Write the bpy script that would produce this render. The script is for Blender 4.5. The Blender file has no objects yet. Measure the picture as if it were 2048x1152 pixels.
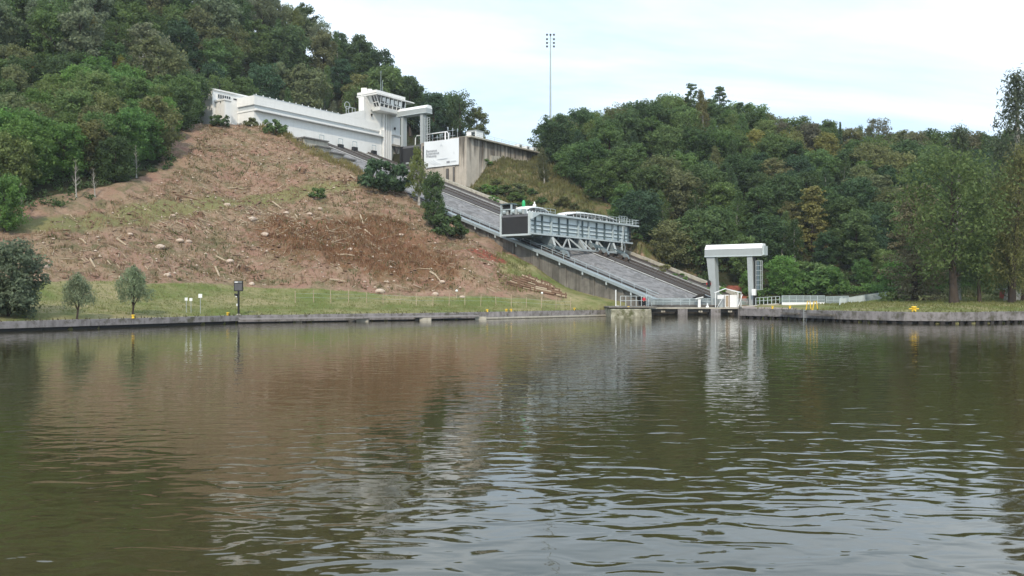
import bpy, math, random
import numpy as np
from mathutils import Vector, Matrix

R = math.radians
scene = bpy.context.scene
col = scene.collection

# ------------------------------------------------------------------ camera
cam_d = bpy.data.cameras.new("camera")
cam = bpy.data.objects.new("camera", cam_d)
col.objects.link(cam)
cam.location = (0, 0, 4.2)
cam.rotation_euler = (R(90), 0, 0)
cam_d.sensor_width = 36.0
cam_d.lens = 36.0 * 1750 / 2048
cam_d.shift_y = 8.0 / 2048
cam_d.clip_start = 0.5
cam_d.clip_end = 6000
scene.camera = cam

# ------------------------------------------------------------------ sky and sun
SUN_AZ = R(7)          # the sun stands behind the camera, to its left
SUN_EL = R(40)
world = bpy.data.worlds.new("World")
scene.world = world
world.use_nodes = True
wn = world.node_tree
wn.nodes.clear()
def wnode(t, **kw):
    n = wn.nodes.new(t)
    for k, v in kw.items():
        setattr(n, k, v)
    return n
wo = wnode('ShaderNodeOutputWorld')
bg = wnode('ShaderNodeBackground')
bg.inputs['Strength'].default_value = 0.1
sky = wnode('ShaderNodeTexSky')
sky.sky_type = 'NISHITA'
sky.sun_disc = False
sky.sun_elevation = SUN_EL
sky.sun_rotation = R(180) + SUN_AZ
sky.air_density = 1.0
sky.dust_density = 2.0
sky.ozone_density = 1.5
tc = wnode('ShaderNodeTexCoord')
sep = wnode('ShaderNodeSeparateXYZ')
wn.links.new(tc.outputs['Generated'], sep.inputs[0])
addz = wnode('ShaderNodeMath', operation='ADD'); addz.inputs[1].default_value = 0.22
mx0 = wnode('ShaderNodeMath', operation='MAXIMUM'); mx0.inputs[1].default_value = 0.0
wn.links.new(sep.outputs['Z'], mx0.inputs[0]); wn.links.new(mx0.outputs[0], addz.inputs[0])
dx = wnode('ShaderNodeMath', operation='DIVIDE'); dy = wnode('ShaderNodeMath', operation='DIVIDE')
wn.links.new(sep.outputs['X'], dx.inputs[0]); wn.links.new(addz.outputs[0], dx.inputs[1])
wn.links.new(sep.outputs['Y'], dy.inputs[0]); wn.links.new(addz.outputs[0], dy.inputs[1])
cmb = wnode('ShaderNodeCombineXYZ')
wn.links.new(dx.outputs[0], cmb.inputs['X']); wn.links.new(dy.outputs[0], cmb.inputs['Y'])
mp = wnode('ShaderNodeMapping'); mp.inputs['Scale'].default_value = (0.42, 1.0, 1.0)
mp.inputs['Rotation'].default_value = (0, 0, R(-14)); mp.inputs['Location'].default_value = (3.1, 1.7, 0)
wn.links.new(cmb.outputs[0], mp.inputs[0])
cn = wnode('ShaderNodeTexNoise'); cn.inputs['Scale'].default_value = 1.15
cn.inputs['Detail'].default_value = 7; cn.inputs['Roughness'].default_value = 0.55
cn.inputs['Distortion'].default_value = 0.35
wn.links.new(mp.outputs[0], cn.inputs['Vector'])
cr = wnode('ShaderNodeValToRGB')
cr.color_ramp.elements[0].position = 0.40; cr.color_ramp.elements[0].color = (0, 0, 0, 1)
cr.color_ramp.elements[1].position = 0.70; cr.color_ramp.elements[1].color = (1, 1, 1, 1)
wn.links.new(cn.outputs['Fac'], cr.inputs[0])
# thin high cloud, lit white: in the units of the sky texture (multiplied by 0.1 below)
cn2 = wnode('ShaderNodeTexNoise'); cn2.inputs['Scale'].default_value = 0.8
cn2.inputs['Detail'].default_value = 5
wn.links.new(mp.outputs[0], cn2.inputs['Vector'])
cc = wnode('ShaderNodeMixRGB')
cc.inputs[1].default_value = (6.3, 8.5, 10.9, 1)
cc.inputs[2].default_value = (13.2, 14.2, 14.8, 1)
wn.links.new(cr.outputs[0], cc.inputs[0])
mixs = wnode('ShaderNodeMixRGB')
mapf = wnode('ShaderNodeMapRange')
mapf.inputs['From Min'].default_value = 0.3; mapf.inputs['From Max'].default_value = 0.55
mapf.inputs['To Min'].default_value = 0.72; mapf.inputs['To Max'].default_value = 1.0
wn.links.new(cn2.outputs['Fac'], mapf.inputs['Value'])
wn.links.new(mapf.outputs[0], mixs.inputs[0])
wn.links.new(sky.outputs[0], mixs.inputs[1]); wn.links.new(cc.outputs[0], mixs.inputs[2])
wn.links.new(mixs.outputs[0], bg.inputs['Color'])
wn.links.new(bg.outputs[0], wo.inputs[0])

sun_d = bpy.data.lights.new("sun", 'SUN')
sun_d.energy = 2.5
sun_d.angle = R(0.9)
sun_d.color = (1.0, 0.89, 0.72)
sun = bpy.data.objects.new("sun", sun_d)
col.objects.link(sun)
sdir = Vector((-math.sin(SUN_AZ) * math.cos(SUN_EL), -math.cos(SUN_AZ) * math.cos(SUN_EL), math.sin(SUN_EL)))
sun.rotation_euler = sdir.to_track_quat('Z', 'Y').to_euler()

vs = scene.view_settings
vs.view_transform = 'Standard'
vs.look = 'None'
vs.exposure = 0.25
vs.gamma = 1.0
vs.use_curve_mapping = False
scene.render.engine = 'CYCLES'
scene.cycles.max_bounces = 5
scene.cycles.diffuse_bounces = 3
scene.cycles.glossy_bounces = 3
scene.cycles.transmission_bounces = 3
scene.cycles.caustics_reflective = False
scene.cycles.caustics_refractive = False
scene.cycles.use_denoising = True

# ------------------------------------------------------------------ frame of the inclined plane
# u runs along the canal (away from the water), v runs downhill across the incline
TH = R(35)
CU = (math.sin(TH), math.cos(TH))
DV = (math.cos(TH), -math.sin(TH))
N0 = (24.5, 155.0)
OFF = [0.0, 0.0, 0.0]
def W(u, v, z):
    u = u + OFF[0]; v = v + OFF[1]; z = z + OFF[2]
    return Vector((N0[0] + u * CU[0] + v * DV[0], N0[1] + u * CU[1] + v * DV[1], z))
def plane_z(v):
    return 2.9 - 0.378 * v

# ------------------------------------------------------------------ mesh helpers
class MB:
    """collects world-space shapes; build() links them as one mesh object"""
    def __init__(self):
        self.v = []; self.f = []
    def add(self, vs, fs):
        o = len(self.v)
        self.v += [tuple(p) for p in vs]
        self.f += [tuple(i + o for i in f) for f in fs]
        return self
    def hexa(self, p):      # eight corners: bottom ring 0-3, top ring 4-7
        return self.add(p, [(3, 2, 1, 0), (4, 5, 6, 7), (0, 1, 5, 4), (1, 2, 6, 5), (2, 3, 7, 6), (3, 0, 4, 7)])
    def boxw(self, x0, x1, y0, y1, z0, z1):
        return self.hexa([(x0, y0, z0), (x1, y0, z0), (x1, y1, z0), (x0, y1, z0),
                          (x0, y0, z1), (x1, y0, z1), (x1, y1, z1), (x0, y1, z1)])
    def box(self, u0, u1, v0, v1, z0, z1):   # in the incline's frame
        return self.hexa([W(u0, v0, z0), W(u0, v1, z0), W(u1, v1, z0), W(u1, v0, z0),
                          W(u0, v0, z1), W(u0, v1, z1), W(u1, v1, z1), W(u1, v0, z1)])
    def ramp(self, u0, u1, v0, v1, d0, d1):  # slab parallel to the incline, d0..d1 above it
        a, b = plane_z(v0), plane_z(v1)
        return self.hexa([W(u0, v0, a + d0), W(u0, v1, b + d0), W(u1, v1, b + d0), W(u1, v0, a + d0),
                          W(u0, v0, a + d1), W(u0, v1, b + d1), W(u1, v1, b + d1), W(u1, v0, a + d1)])
    def bar(self, a, b, w, h=None, up=(0, 0, 1)):
        a = Vector(a); b = Vector(b); h = h or w
        d = (b - a).normalized(); up = Vector(up)
        if abs(d.dot(up)) > 0.98:
            up = Vector((1, 0, 0))
        s = d.cross(up).normalized() * (w / 2); t = s.cross(d).normalized() * (h / 2)
        return self.hexa([a - s - t, a + s - t, b + s - t, b - s - t, a - s + t, a + s + t, b + s + t, b - s + t])
    def tube(self, pts, rad, n=7, cap=True):
        pts = [Vector(p) for p in pts]
        if not hasattr(rad, '__len__'):
            rad = [rad] * len(pts)
        vs = []; fs = []
        for i, p in enumerate(pts):
            d = (pts[min(i + 1, len(pts) - 1)] - pts[max(i - 1, 0)]).normalized()
            up = Vector((0, 0, 1)) if abs(d.z) < 0.9 else Vector((1, 0, 0))
            s = d.cross(up).normalized(); t = s.cross(d)
            for k in range(n):
                a = 2 * math.pi * k / n
                vs.append(p + (s * math.cos(a) + t * math.sin(a)) * rad[i])
        for i in range(len(pts) - 1):
            for k in range(n):
                fs.append((i * n + k, i * n + (k + 1) % n, (i + 1) * n + (k + 1) % n, (i + 1) * n + k))
        if cap:
            fs.append(tuple(range(n - 1, -1, -1))); fs.append(tuple(range((len(pts) - 1) * n, len(pts) * n)))
        return self.add(vs, fs)
    def prism(self, poly, ext):             # planar polygon swept along a vector
        n = len(poly); ext = Vector(ext)
        vs = [Vector(p) for p in poly] + [Vector(p) + ext for p in poly]
        fs = [tuple(range(n - 1, -1, -1)), tuple(range(n, 2 * n))]
        fs += [(i, (i + 1) % n, n + (i + 1) % n, n + i) for i in range(n)]
        return self.add(vs, fs)
    def lathe(self, c, prof, n=12):
        vs = []; fs = []; c = Vector(c)
        for r, z in prof:
            for k in range(n):
                a = 2 * math.pi * k / n
                vs.append(c + Vector((r * math.cos(a), r * math.sin(a), z)))
        for i in range(len(prof) - 1):
            for k in range(n):
                fs.append((i * n + k, i * n + (k + 1) % n, (i + 1) * n + (k + 1) % n, (i + 1) * n + k))
        fs.append(tuple(range(n - 1, -1, -1))); fs.append(tuple(range((len(prof) - 1) * n, len(prof) * n)))
        return self.add(vs, fs)
    def build(self, name, m, parent=None, smooth=False, bevel=0.0):
        off = world_loc(parent) if parent is not None else Vector((0, 0, 0))
        me = bpy.data.meshes.new(name)
        me.from_pydata([tuple(Vector(p) - off) for p in self.v], [], self.f)
        me.validate(clean_customdata=False)
        me.update()
        import bmesh
        b = bmesh.new(); b.from_mesh(me)
        bmesh.ops.recalc_face_normals(b, faces=b.faces)
        b.to_mesh(me); b.free()
        if smooth:
            me.polygons.foreach_set('use_smooth', [True] * len(me.polygons))
        me.materials.append(m)
        o = bpy.data.objects.new(name, me)
        col.objects.link(o)
        if parent is not None:
            o.parent = parent
        if bevel:
            bm = o.modifiers.new('bevel', 'BEVEL'); bm.width = bevel; bm.segments = 1
        return o

def world_loc(o):
    l = Vector((0, 0, 0))
    while o is not None:
        l = l + o.location; o = o.parent
    return l
def tag(o, label=None, cat=None, group=None, kind=None):
    if label: o['label'] = label
    if cat: o['category'] = cat
    if group: o['group'] = group
    if kind: o['kind'] = kind
    return o
def empty(name, loc, label, cat, group=None, rz=0.0):
    o = bpy.data.objects.new(name, None)
    o.empty_display_size = 0.5
    col.objects.link(o)
    o.location = loc; o.rotation_euler = (0, 0, rz)
    return tag(o, label, cat, group)
def struct(o):
    o['kind'] = 'structure'; return o
def copy_tree(o, parent=None):
    c = o.copy(); col.objects.link(c)
    if parent is not None:
        c.parent = parent
    for ch in list(o.children):
        copy_tree(ch, c)
    return c
def quads_mesh(name, verts, nper=4):
    """verts: (n*nper, 3) array, every nper vertices one face"""
    n = len(verts) // nper
    me = bpy.data.meshes.new(name)
    me.vertices.add(n * nper); me.vertices.foreach_set('co', np.ascontiguousarray(verts, dtype=np.float32).ravel())
    me.loops.add(n * nper); me.loops.foreach_set('vertex_index', np.arange(n * nper, dtype=np.int32))
    me.polygons.add(n)
    me.polygons.foreach_set('loop_start', np.arange(0, n * nper, nper, dtype=np.int32))
    me.polygons.foreach_set('loop_total', np.full(n, nper, dtype=np.int32))
    me.update(calc_edges=True)
    return me

# ------------------------------------------------------------------ materials
class NT:
    def __init__(self, name):
        self.m = bpy.data.materials.new(name); self.m.use_nodes = True
        self.t = self.m.node_tree
        self.b = self.t.nodes['Principled BSDF']
        self.pos = None
    def n(self, t, **kw):
        x = self.t.nodes.new(t)
        for k, v in kw.items():
            setattr(x, k, v)
        return x
    def link(self, a, b):
        self.t.links.new(a, b)
    def position(self):
        if self.pos is None:
            self.pos = self.n('ShaderNodeNewGeometry').outputs['Position']
        return self.pos
    def noise(self, scale, detail=5, rough=0.6, sc=(1, 1, 1), dist=0.0, src=None):
        mp = self.n('ShaderNodeMapping'); mp.inputs['Scale'].default_value = sc
        self.link(src or self.position(), mp.inputs[0])
        x = self.n('ShaderNodeTexNoise')
        x.inputs['Scale'].default_value = scale; x.inputs['Detail'].default_value = detail
        x.inputs['Roughness'].default_value = rough; x.inputs['Distortion'].default_value = dist
        self.link(mp.outputs[0], x.inputs['Vector'])
        return x.outputs['Fac']
    def ramp(self, fac, p0, p1, c0=(0, 0, 0, 1), c1=(1, 1, 1, 1)):
        r = self.n('ShaderNodeValToRGB')
        r.color_ramp.elements[0].position = p0; r.color_ramp.elements[0].color = c0
        r.color_ramp.elements[1].position = p1; r.color_ramp.elements[1].color = c1
        self.link(fac, r.inputs[0])
        return r.outputs[0]
    def mix(self, fac, a, b, mode='MIX'):
        x = self.n('ShaderNodeMixRGB', blend_type=mode)
        for i, s in ((0, fac), (1, a), (2, b)):
            if isinstance(s, (int, float)):
                x.inputs[i].default_value = s
            elif isinstance(s, tuple):
                x.inputs[i].default_value = (*s[:3], 1)
            else:
                self.link(s, x.inputs[i])
        return x.outputs[0]
    def math(self, op, a, b):
        x = self.n('ShaderNodeMath', operation=op)
        for i, s in ((0, a), (1, b)):
            if isinstance(s, (int, float)):
                x.inputs[i].default_value = s
            else:
                self.link(s, x.inputs[i])
        return x.outputs[0]
    def attr(self, name):
        return self.n('ShaderNodeAttribute', attribute_name=name).outputs['Fac']
    def bump(self, h, dist=0.1, strength=0.6):
        x = self.n('ShaderNodeBump')
        x.inputs['Distance'].default_value = dist; x.inputs['Strength'].default_value = strength
        self.link(h, x.inputs['Height']); self.link(x.outputs[0], self.b.inputs['Normal'])
    def out(self, colr, rough=0.8, metal=0.0, spec=0.4):
        if isinstance(colr, tuple):
            self.b.inputs['Base Color'].default_value = (*colr[:3], 1)
        else:
            self.link(colr, self.b.inputs['Base Color'])
        self.b.inputs['Roughness'].default_value = rough
        self.b.inputs['Metallic'].default_value = metal
        self.b.inputs['Specular IOR Level'].default_value = spec
        return self.m

def painted(name, c, dirt=0.15, rough=0.55, dirtc=None, scale=0.8):
    """paint with faint blotches and vertical run marks"""
    t = NT(name)
    dc = dirtc or tuple(x * 0.45 for x in c)
    a = t.ramp(t.noise(scale, 6), 0.42, 0.75)
    b = t.ramp(t.noise(2.2, 4, sc=(1, 1, 0.07)), 0.5, 0.8)
    f = t.math('MULTIPLY', t.mix(0.5, a, b), dirt * 2)
    colr = t.mix(f, c, dc)
    return t.out(colr, rough)
def concrete(name, c, c2, streak=0.5, moss=None, scale=0.5, joints=True):
    t = NT(name)
    base = t.mix(t.ramp(t.noise(scale, 7, 0.65), 0.3, 0.7), c, c2)
    st = t.ramp(t.noise(1.3, 5, 0.6, sc=(1, 1, 0.06)), 0.45, 0.72)
    base = t.mix(t.math('MULTIPLY', st, streak), base, tuple(x * 0.28 for x in c))
    if moss:
        base = t.mix(t.ramp(t.noise(0.9, 6, 0.7), 0.5, 0.66), base, moss)
    sp = t.ramp(t.noise(9, 4, 0.7), 0.55, 0.8)
    base = t.mix(t.math('MULTIPLY', sp, 0.25), base, tuple(x * 0.4 for x in c))
    t.bump(t.noise(3.0, 7, 0.7), 0.05, 0.5)
    return t.out(base, 0.9, 0, 0.2)
def leafy(name, trans=0.4, var=0.35):
    """leaves take their tone from the tree's own colour, varied from leaf clump to leaf clump"""
    t = NT(name)
    oi = t.n('ShaderNodeObjectInfo')
    nz = t.noise(0.55, 3, 0.6)
    hs = t.n('ShaderNodeHueSaturation')
    mr = t.n('ShaderNodeMapRange')
    mr.inputs['To Min'].default_value = 1 - var; mr.inputs['To Max'].default_value = 1 + var
    t.link(nz, mr.inputs['Value']); mr.inputs['From Min'].default_value = 0.3; mr.inputs['From Max'].default_value = 0.7
    t.link(mr.outputs[0], hs.inputs['Value'])
    hm = t.n('ShaderNodeMapRange'); hm.inputs['To Min'].default_value = 0.485; hm.inputs['To Max'].default_value = 0.515
    t.link(t.noise(1.7, 2), hm.inputs['Value']); t.link(hm.outputs[0], hs.inputs['Hue'])
    t.link(oi.outputs['Color'], hs.inputs['Color'])
    t.out(hs.outputs[0], 0.75, 0, 0.25)
    tr = t.n('ShaderNodeBsdfTranslucent'); t.link(hs.outputs[0], tr.inputs['Color'])
    mx = t.n('ShaderNodeMixShader'); mx.inputs[0].default_value = trans
    t.link(t.b.outputs[0], mx.inputs[1]); t.link(tr.outputs[0], mx.inputs[2])
    t.link(mx.outputs[0], t.t.nodes['Material Output'].inputs['Surface'])
    return t.m

M = {}
M['white'] = painted('white_render', (0.80, 0.79, 0.77), 0.18, 0.7, (0.5, 0.5, 0.48))
M['band'] = painted('pale_grey_render', (0.44, 0.47, 0.485), 0.12, 0.7)
M['steel'] = painted('blue_grey_paint', (0.40, 0.47, 0.50), 0.2, 0.5, (0.2, 0.2, 0.19))
M['steel_light'] = painted('light_blue_grey_paint', (0.50, 0.56, 0.58), 0.2, 0.5, (0.3, 0.3, 0.28))
M['tank_plate'] = painted('tank_plate_paint', (0.72, 0.79, 0.81), 0.14, 0.5, (0.35, 0.35, 0.32))
M['walk'] = painted('galvanised_walkway', (0.30, 0.345, 0.365), 0.3, 0.5)
M['steel_shade'] = painted('shade_grey_paint', (0.22, 0.26, 0.275), 0.3, 0.55)  # grey darkened to stand for the shade below the tank
M['steel_dark'] = painted('dark_blue_grey_paint', (0.10, 0.14, 0.16), 0.2, 0.5)
M['gantry'] = painted('grey_gantry_paint', (0.37, 0.40, 0.405), 0.10, 0.5)
M['gate'] = painted('black_gate_paint', (0.022, 0.022, 0.024), 0.25, 0.55, (0.05, 0.045, 0.04))
M['gate_top'] = painted('grey_gate_top', (0.10, 0.10, 0.11), 0.2, 0.6)
M['black'] = painted('black_paint', (0.015, 0.015, 0.016), 0.1, 0.5)
M['conc'] = concrete('aged_concrete', (0.42, 0.38, 0.33), (0.30, 0.27, 0.24), 0.75)
M['conc_pale'] = concrete('pale_concrete', (0.52, 0.49, 0.42), (0.40, 0.37, 0.31), 0.45)
M['conc_dark'] = concrete('dark_stained_concrete', (0.16, 0.15, 0.145), (0.09, 0.085, 0.08), 0.6)
M['conc_side'] = concrete('side_wall_concrete', (0.26, 0.24, 0.21), (0.13, 0.12, 0.11), 0.85)
M['quay'] = concrete('quay_concrete', (0.31, 0.29, 0.29), (0.19, 0.175, 0.18), 0.6, moss=(0.10, 0.095, 0.07), scale=0.9)
M['mossy'] = concrete('mossy_concrete', (0.50, 0.48, 0.38), (0.16, 0.15, 0.10), 0.6, moss=(0.08, 0.085, 0.03), scale=1.2)
M['pile'] = concrete('dark_pile_concrete', (0.06, 0.055, 0.055), (0.03, 0.028, 0.028), 0.5)  # near-black concrete for the quay piles
M['apron'] = concrete('pinkish_apron', (0.33, 0.27, 0.24), (0.25, 0.21, 0.19), 0.2)
M['track'] = concrete('track_bed', (0.23, 0.22, 0.215), (0.14, 0.135, 0.13), 0.3)
M['track_dark'] = concrete('oily_track_bed', (0.10, 0.095, 0.09), (0.055, 0.052, 0.05), 0.3)
M['rail'] = painted('rail_steel', (0.07, 0.06, 0.055), 0.3, 0.5, (0.10, 0.06, 0.04))
M['strip'] = concrete('pale_strip', (0.55, 0.55, 0.54), (0.40, 0.40, 0.39), 0.25)
M['glass'] = NT('window_glass').out((0.02, 0.025, 0.03), 0.08, 0, 0.8)
M['boat'] = painted('boat_white', (0.82, 0.83, 0.83), 0.06, 0.35)
M['green'] = painted('signal_green', (0.03, 0.42, 0.16), 0.05, 0.4)
M['yellow'] = painted('yellow_paint', (0.80, 0.52, 0.04), 0.12, 0.5)
M['red'] = painted('red_paint', (0.55, 0.03, 0.03), 0.1, 0.5)
M['redhut'] = painted('red_timber', (0.34, 0.06, 0.04), 0.25, 0.7)
M['wood'] = concrete('weathered_timber', (0.26, 0.17, 0.115), (0.13, 0.075, 0.05), 0.2)
M['palewood'] = concrete('pale_cut_wood', (0.50, 0.41, 0.30), (0.30, 0.23, 0.16), 0.1)
M['boom'] = concrete('boom_plank', (0.34, 0.32, 0.32), (0.24, 0.22, 0.22), 0.2)
M['bark'] = concrete('bark', (0.085, 0.065, 0.05), (0.045, 0.035, 0.03), 0.3)
M['birchbark'] = concrete('birch_bark', (0.5, 0.48, 0.44), (0.2, 0.18, 0.16), 0.2, scale=2)
M['rock'] = concrete('sandstone_rock', (0.58, 0.49, 0.40), (0.42, 0.31, 0.25), 0.1, scale=1.5)
M['skin'] = NT('skin').out((0.5, 0.3, 0.22), 0.6)
M['jacket'] = NT('red_jacket').out((0.62, 0.04, 0.07), 0.8)
M['trouser'] = NT('dark_trousers').out((0.02, 0.022, 0.03), 0.8)
M['leaf'] = leafy('leaf')
M['needle'] = leafy('needle', 0.1, 0.3)
M['banner'] = painted('banner_cloth', (0.78, 0.81, 0.84), 0.03, 0.7)
M['ink'] = NT('banner_grey_print').out((0.30, 0.31, 0.34), 0.8)
M['ink_pale'] = NT('banner_pale_print').out((0.62, 0.66, 0.70), 0.8)

t = NT('canal_concrete')
c = t.mix(t.ramp(t.noise(0.4, 7, 0.65), 0.3, 0.7), (0.56, 0.50, 0.43), (0.42, 0.375, 0.32))
sx_ = t.n('ShaderNodeSeparateXYZ'); t.link(t.position(), sx_.inputs[0])
hm_ = t.n('ShaderNodeMapRange'); hm_.inputs['From Min'].default_value = 37; hm_.inputs['From Max'].default_value = 46.5
t.link(sx_.outputs['Z'], hm_.inputs['Value'])
st = t.ramp(t.math('ADD', t.noise(0.85, 5, 0.65, sc=(1, 1, 0.05)), t.math('MULTIPLY', hm_.outputs[0], 0.26)), 0.60, 0.76)
c = t.mix(t.math('MULTIPLY', st, 0.9), c, (0.085, 0.075, 0.065))
c = t.mix(t.math('MULTIPLY', t.ramp(t.noise(2.2, 6, 0.7), 0.55, 0.75), 0.35), c, (0.2, 0.17, 0.14))
t.bump(t.noise(3.0, 7, 0.7), 0.05, 0.5)
M['canal'] = t.out(c, 0.9, 0, 0.2)
# shotcrete bank between the tracks
t = NT('grey_stone_bank')
c = t.mix(t.ramp(t.noise(0.7, 8, 0.7), 0.3, 0.7), (0.29, 0.285, 0.29), (0.16, 0.155, 0.158))
c = t.mix(t.math('MULTIPLY', t.ramp(t.noise(0.35, 4, 0.6, dist=2.0), 0.5, 0.56), 0.5), c, (0.10, 0.10, 0.10))
t.bump(t.noise(1.1, 8, 0.7), 0.35, 0.8)
M['bank'] = t.out(c, 0.9, 0, 0.2)

# ground: cleared earth, dry grass, mown grass, leaf litter
t = NT('hill_ground')
brown = t.mix(t.ramp(t.noise(0.16, 6, 0.65), 0.38, 0.62), (0.305, 0.18, 0.135), (0.30, 0.22, 0.145))
brown = t.mix(t.ramp(t.noise(0.55, 6, 0.7), 0.5, 0.68), brown, (0.38, 0.26, 0.19))
brown = t.mix(t.ramp(t.noise(0.30, 7, 0.7, dist=0.6), 0.48, 0.62), brown, (0.165, 0.145, 0.078))
brown = t.mix(t.ramp(t.noise(1.9, 6, 0.75), 0.56, 0.70), brown, (0.075, 0.045, 0.032))
rust = t.mix(t.ramp(t.noise(0.9, 6, 0.7), 0.35, 0.7), (0.20, 0.095, 0.045), (0.11, 0.055, 0.03))
g = t.mix(t.ramp(t.noise(0.12, 5, 0.6), 0.4, 0.62), (0.155, 0.19, 0.06), (0.33, 0.285, 0.155))
g = t.mix(t.ramp(t.noise(0.8, 6, 0.7), 0.5, 0.75), g, (0.125, 0.145, 0.048))
litter = t.mix(t.ramp(t.noise(0.9, 6, 0.7), 0.4, 0.7), (0.045, 0.042, 0.022), (0.028, 0.04, 0.015))
redr = t.mix(t.ramp(t.noise(0.8, 6, 0.7), 0.35, 0.7), (0.36, 0.12, 0.08), (0.17, 0.06, 0.045))
scrub = t.mix(t.ramp(t.noise(0.25, 7, 0.7), 0.42, 0.6), (0.10, 0.12, 0.04), (0.19, 0.145, 0.085))
def edged(a, s=0.45, w=0.08):
    # breaks a mask's border up with noise
    x = t.math('ADD', a, t.math('MULTIPLY', t.math('SUBTRACT', t.noise(0.5, 5, 0.7), 0.5), s * 2))
    return t.ramp(x, 0.5 - w, 0.5 + w)
c = t.mix(t.math('MULTIPLY', edged(t.attr('rust'), 0.9, 0.2), 0.75), brown, rust)
c = t.mix(t.math('MULTIPLY', edged(t.attr('path'), 0.5, 0.3), 0.85), c, (0.20, 0.20, 0.085))
c = t.mix(edged(t.attr('scrub')), c, scrub)
c = t.mix(edged(t.attr('grass'), 0.25), c, g)
c = t.mix(edged(t.attr('forest')), c, litter)
c = t.mix(edged(t.attr('red')), c, redr)
h = t.math('ADD', t.noise(1.3, 8, 0.75), t.math('MULTIPLY', t.noise(0.4, 6, 0.7), 1.5))
t.bump(h, 0.5, 0.9)
M['ground'] = t.out(c, 0.95, 0, 0.1)

# water: murky, green-brown, small waves
t = NT('lake_water')
def wave(scale, sc, detail=2, rough=0.45, dist=0.3):
    return t.noise(scale, detail, rough, sc=sc, dist=dist)
big = wave(1.25, (0.58, 1.0, 1.0), 1.5, 0.45, 0.8)
mid = wave(2.1, (0.55, 1.0, 1.0), 1, 0.45, 0.5)
fine = wave(7.0, (0.5, 1.0, 1.0), 2, 0.5, 0.2)
ruff = t.ramp(t.noise(0.035, 3, 0.5, sc=(1, 0.6, 1)), 0.40, 0.62, (0.45, 0.45, 0.45, 1), (1, 1, 1, 1))
hgt = t.math('ADD', t.math('MULTIPLY', big, 0.066), t.math('ADD', t.math('MULTIPLY', mid, 0.014), t.math('MULTIPLY', fine, 0.0016)))
sy_ = t.n('ShaderNodeSeparateXYZ'); t.link(t.position(), sy_.inputs[0])
lull = t.n('ShaderNodeMapRange'); lull.inputs['From Min'].default_value = 17; lull.inputs['From Max'].default_value = 48
lull.inputs['To Min'].default_value = 1.25; lull.inputs['To Max'].default_value = 0.5
t.link(t.math('ADD', sy_.outputs['Y'], t.math('MULTIPLY', t.noise(0.06, 3), 26)), lull.inputs['Value'])
hgt = t.math('MULTIPLY', t.math('MULTIPLY', hgt, ruff), lull.outputs[0])
t.bump(hgt, 1.0, 1.0)
t.b.inputs['IOR'].default_value = 1.48
M['water'] = t.out(t.mix(t.noise(0.05, 3), (0.052, 0.042, 0.018), (0.043, 0.038, 0.016)), 0.025, 0, 0.5)

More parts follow.
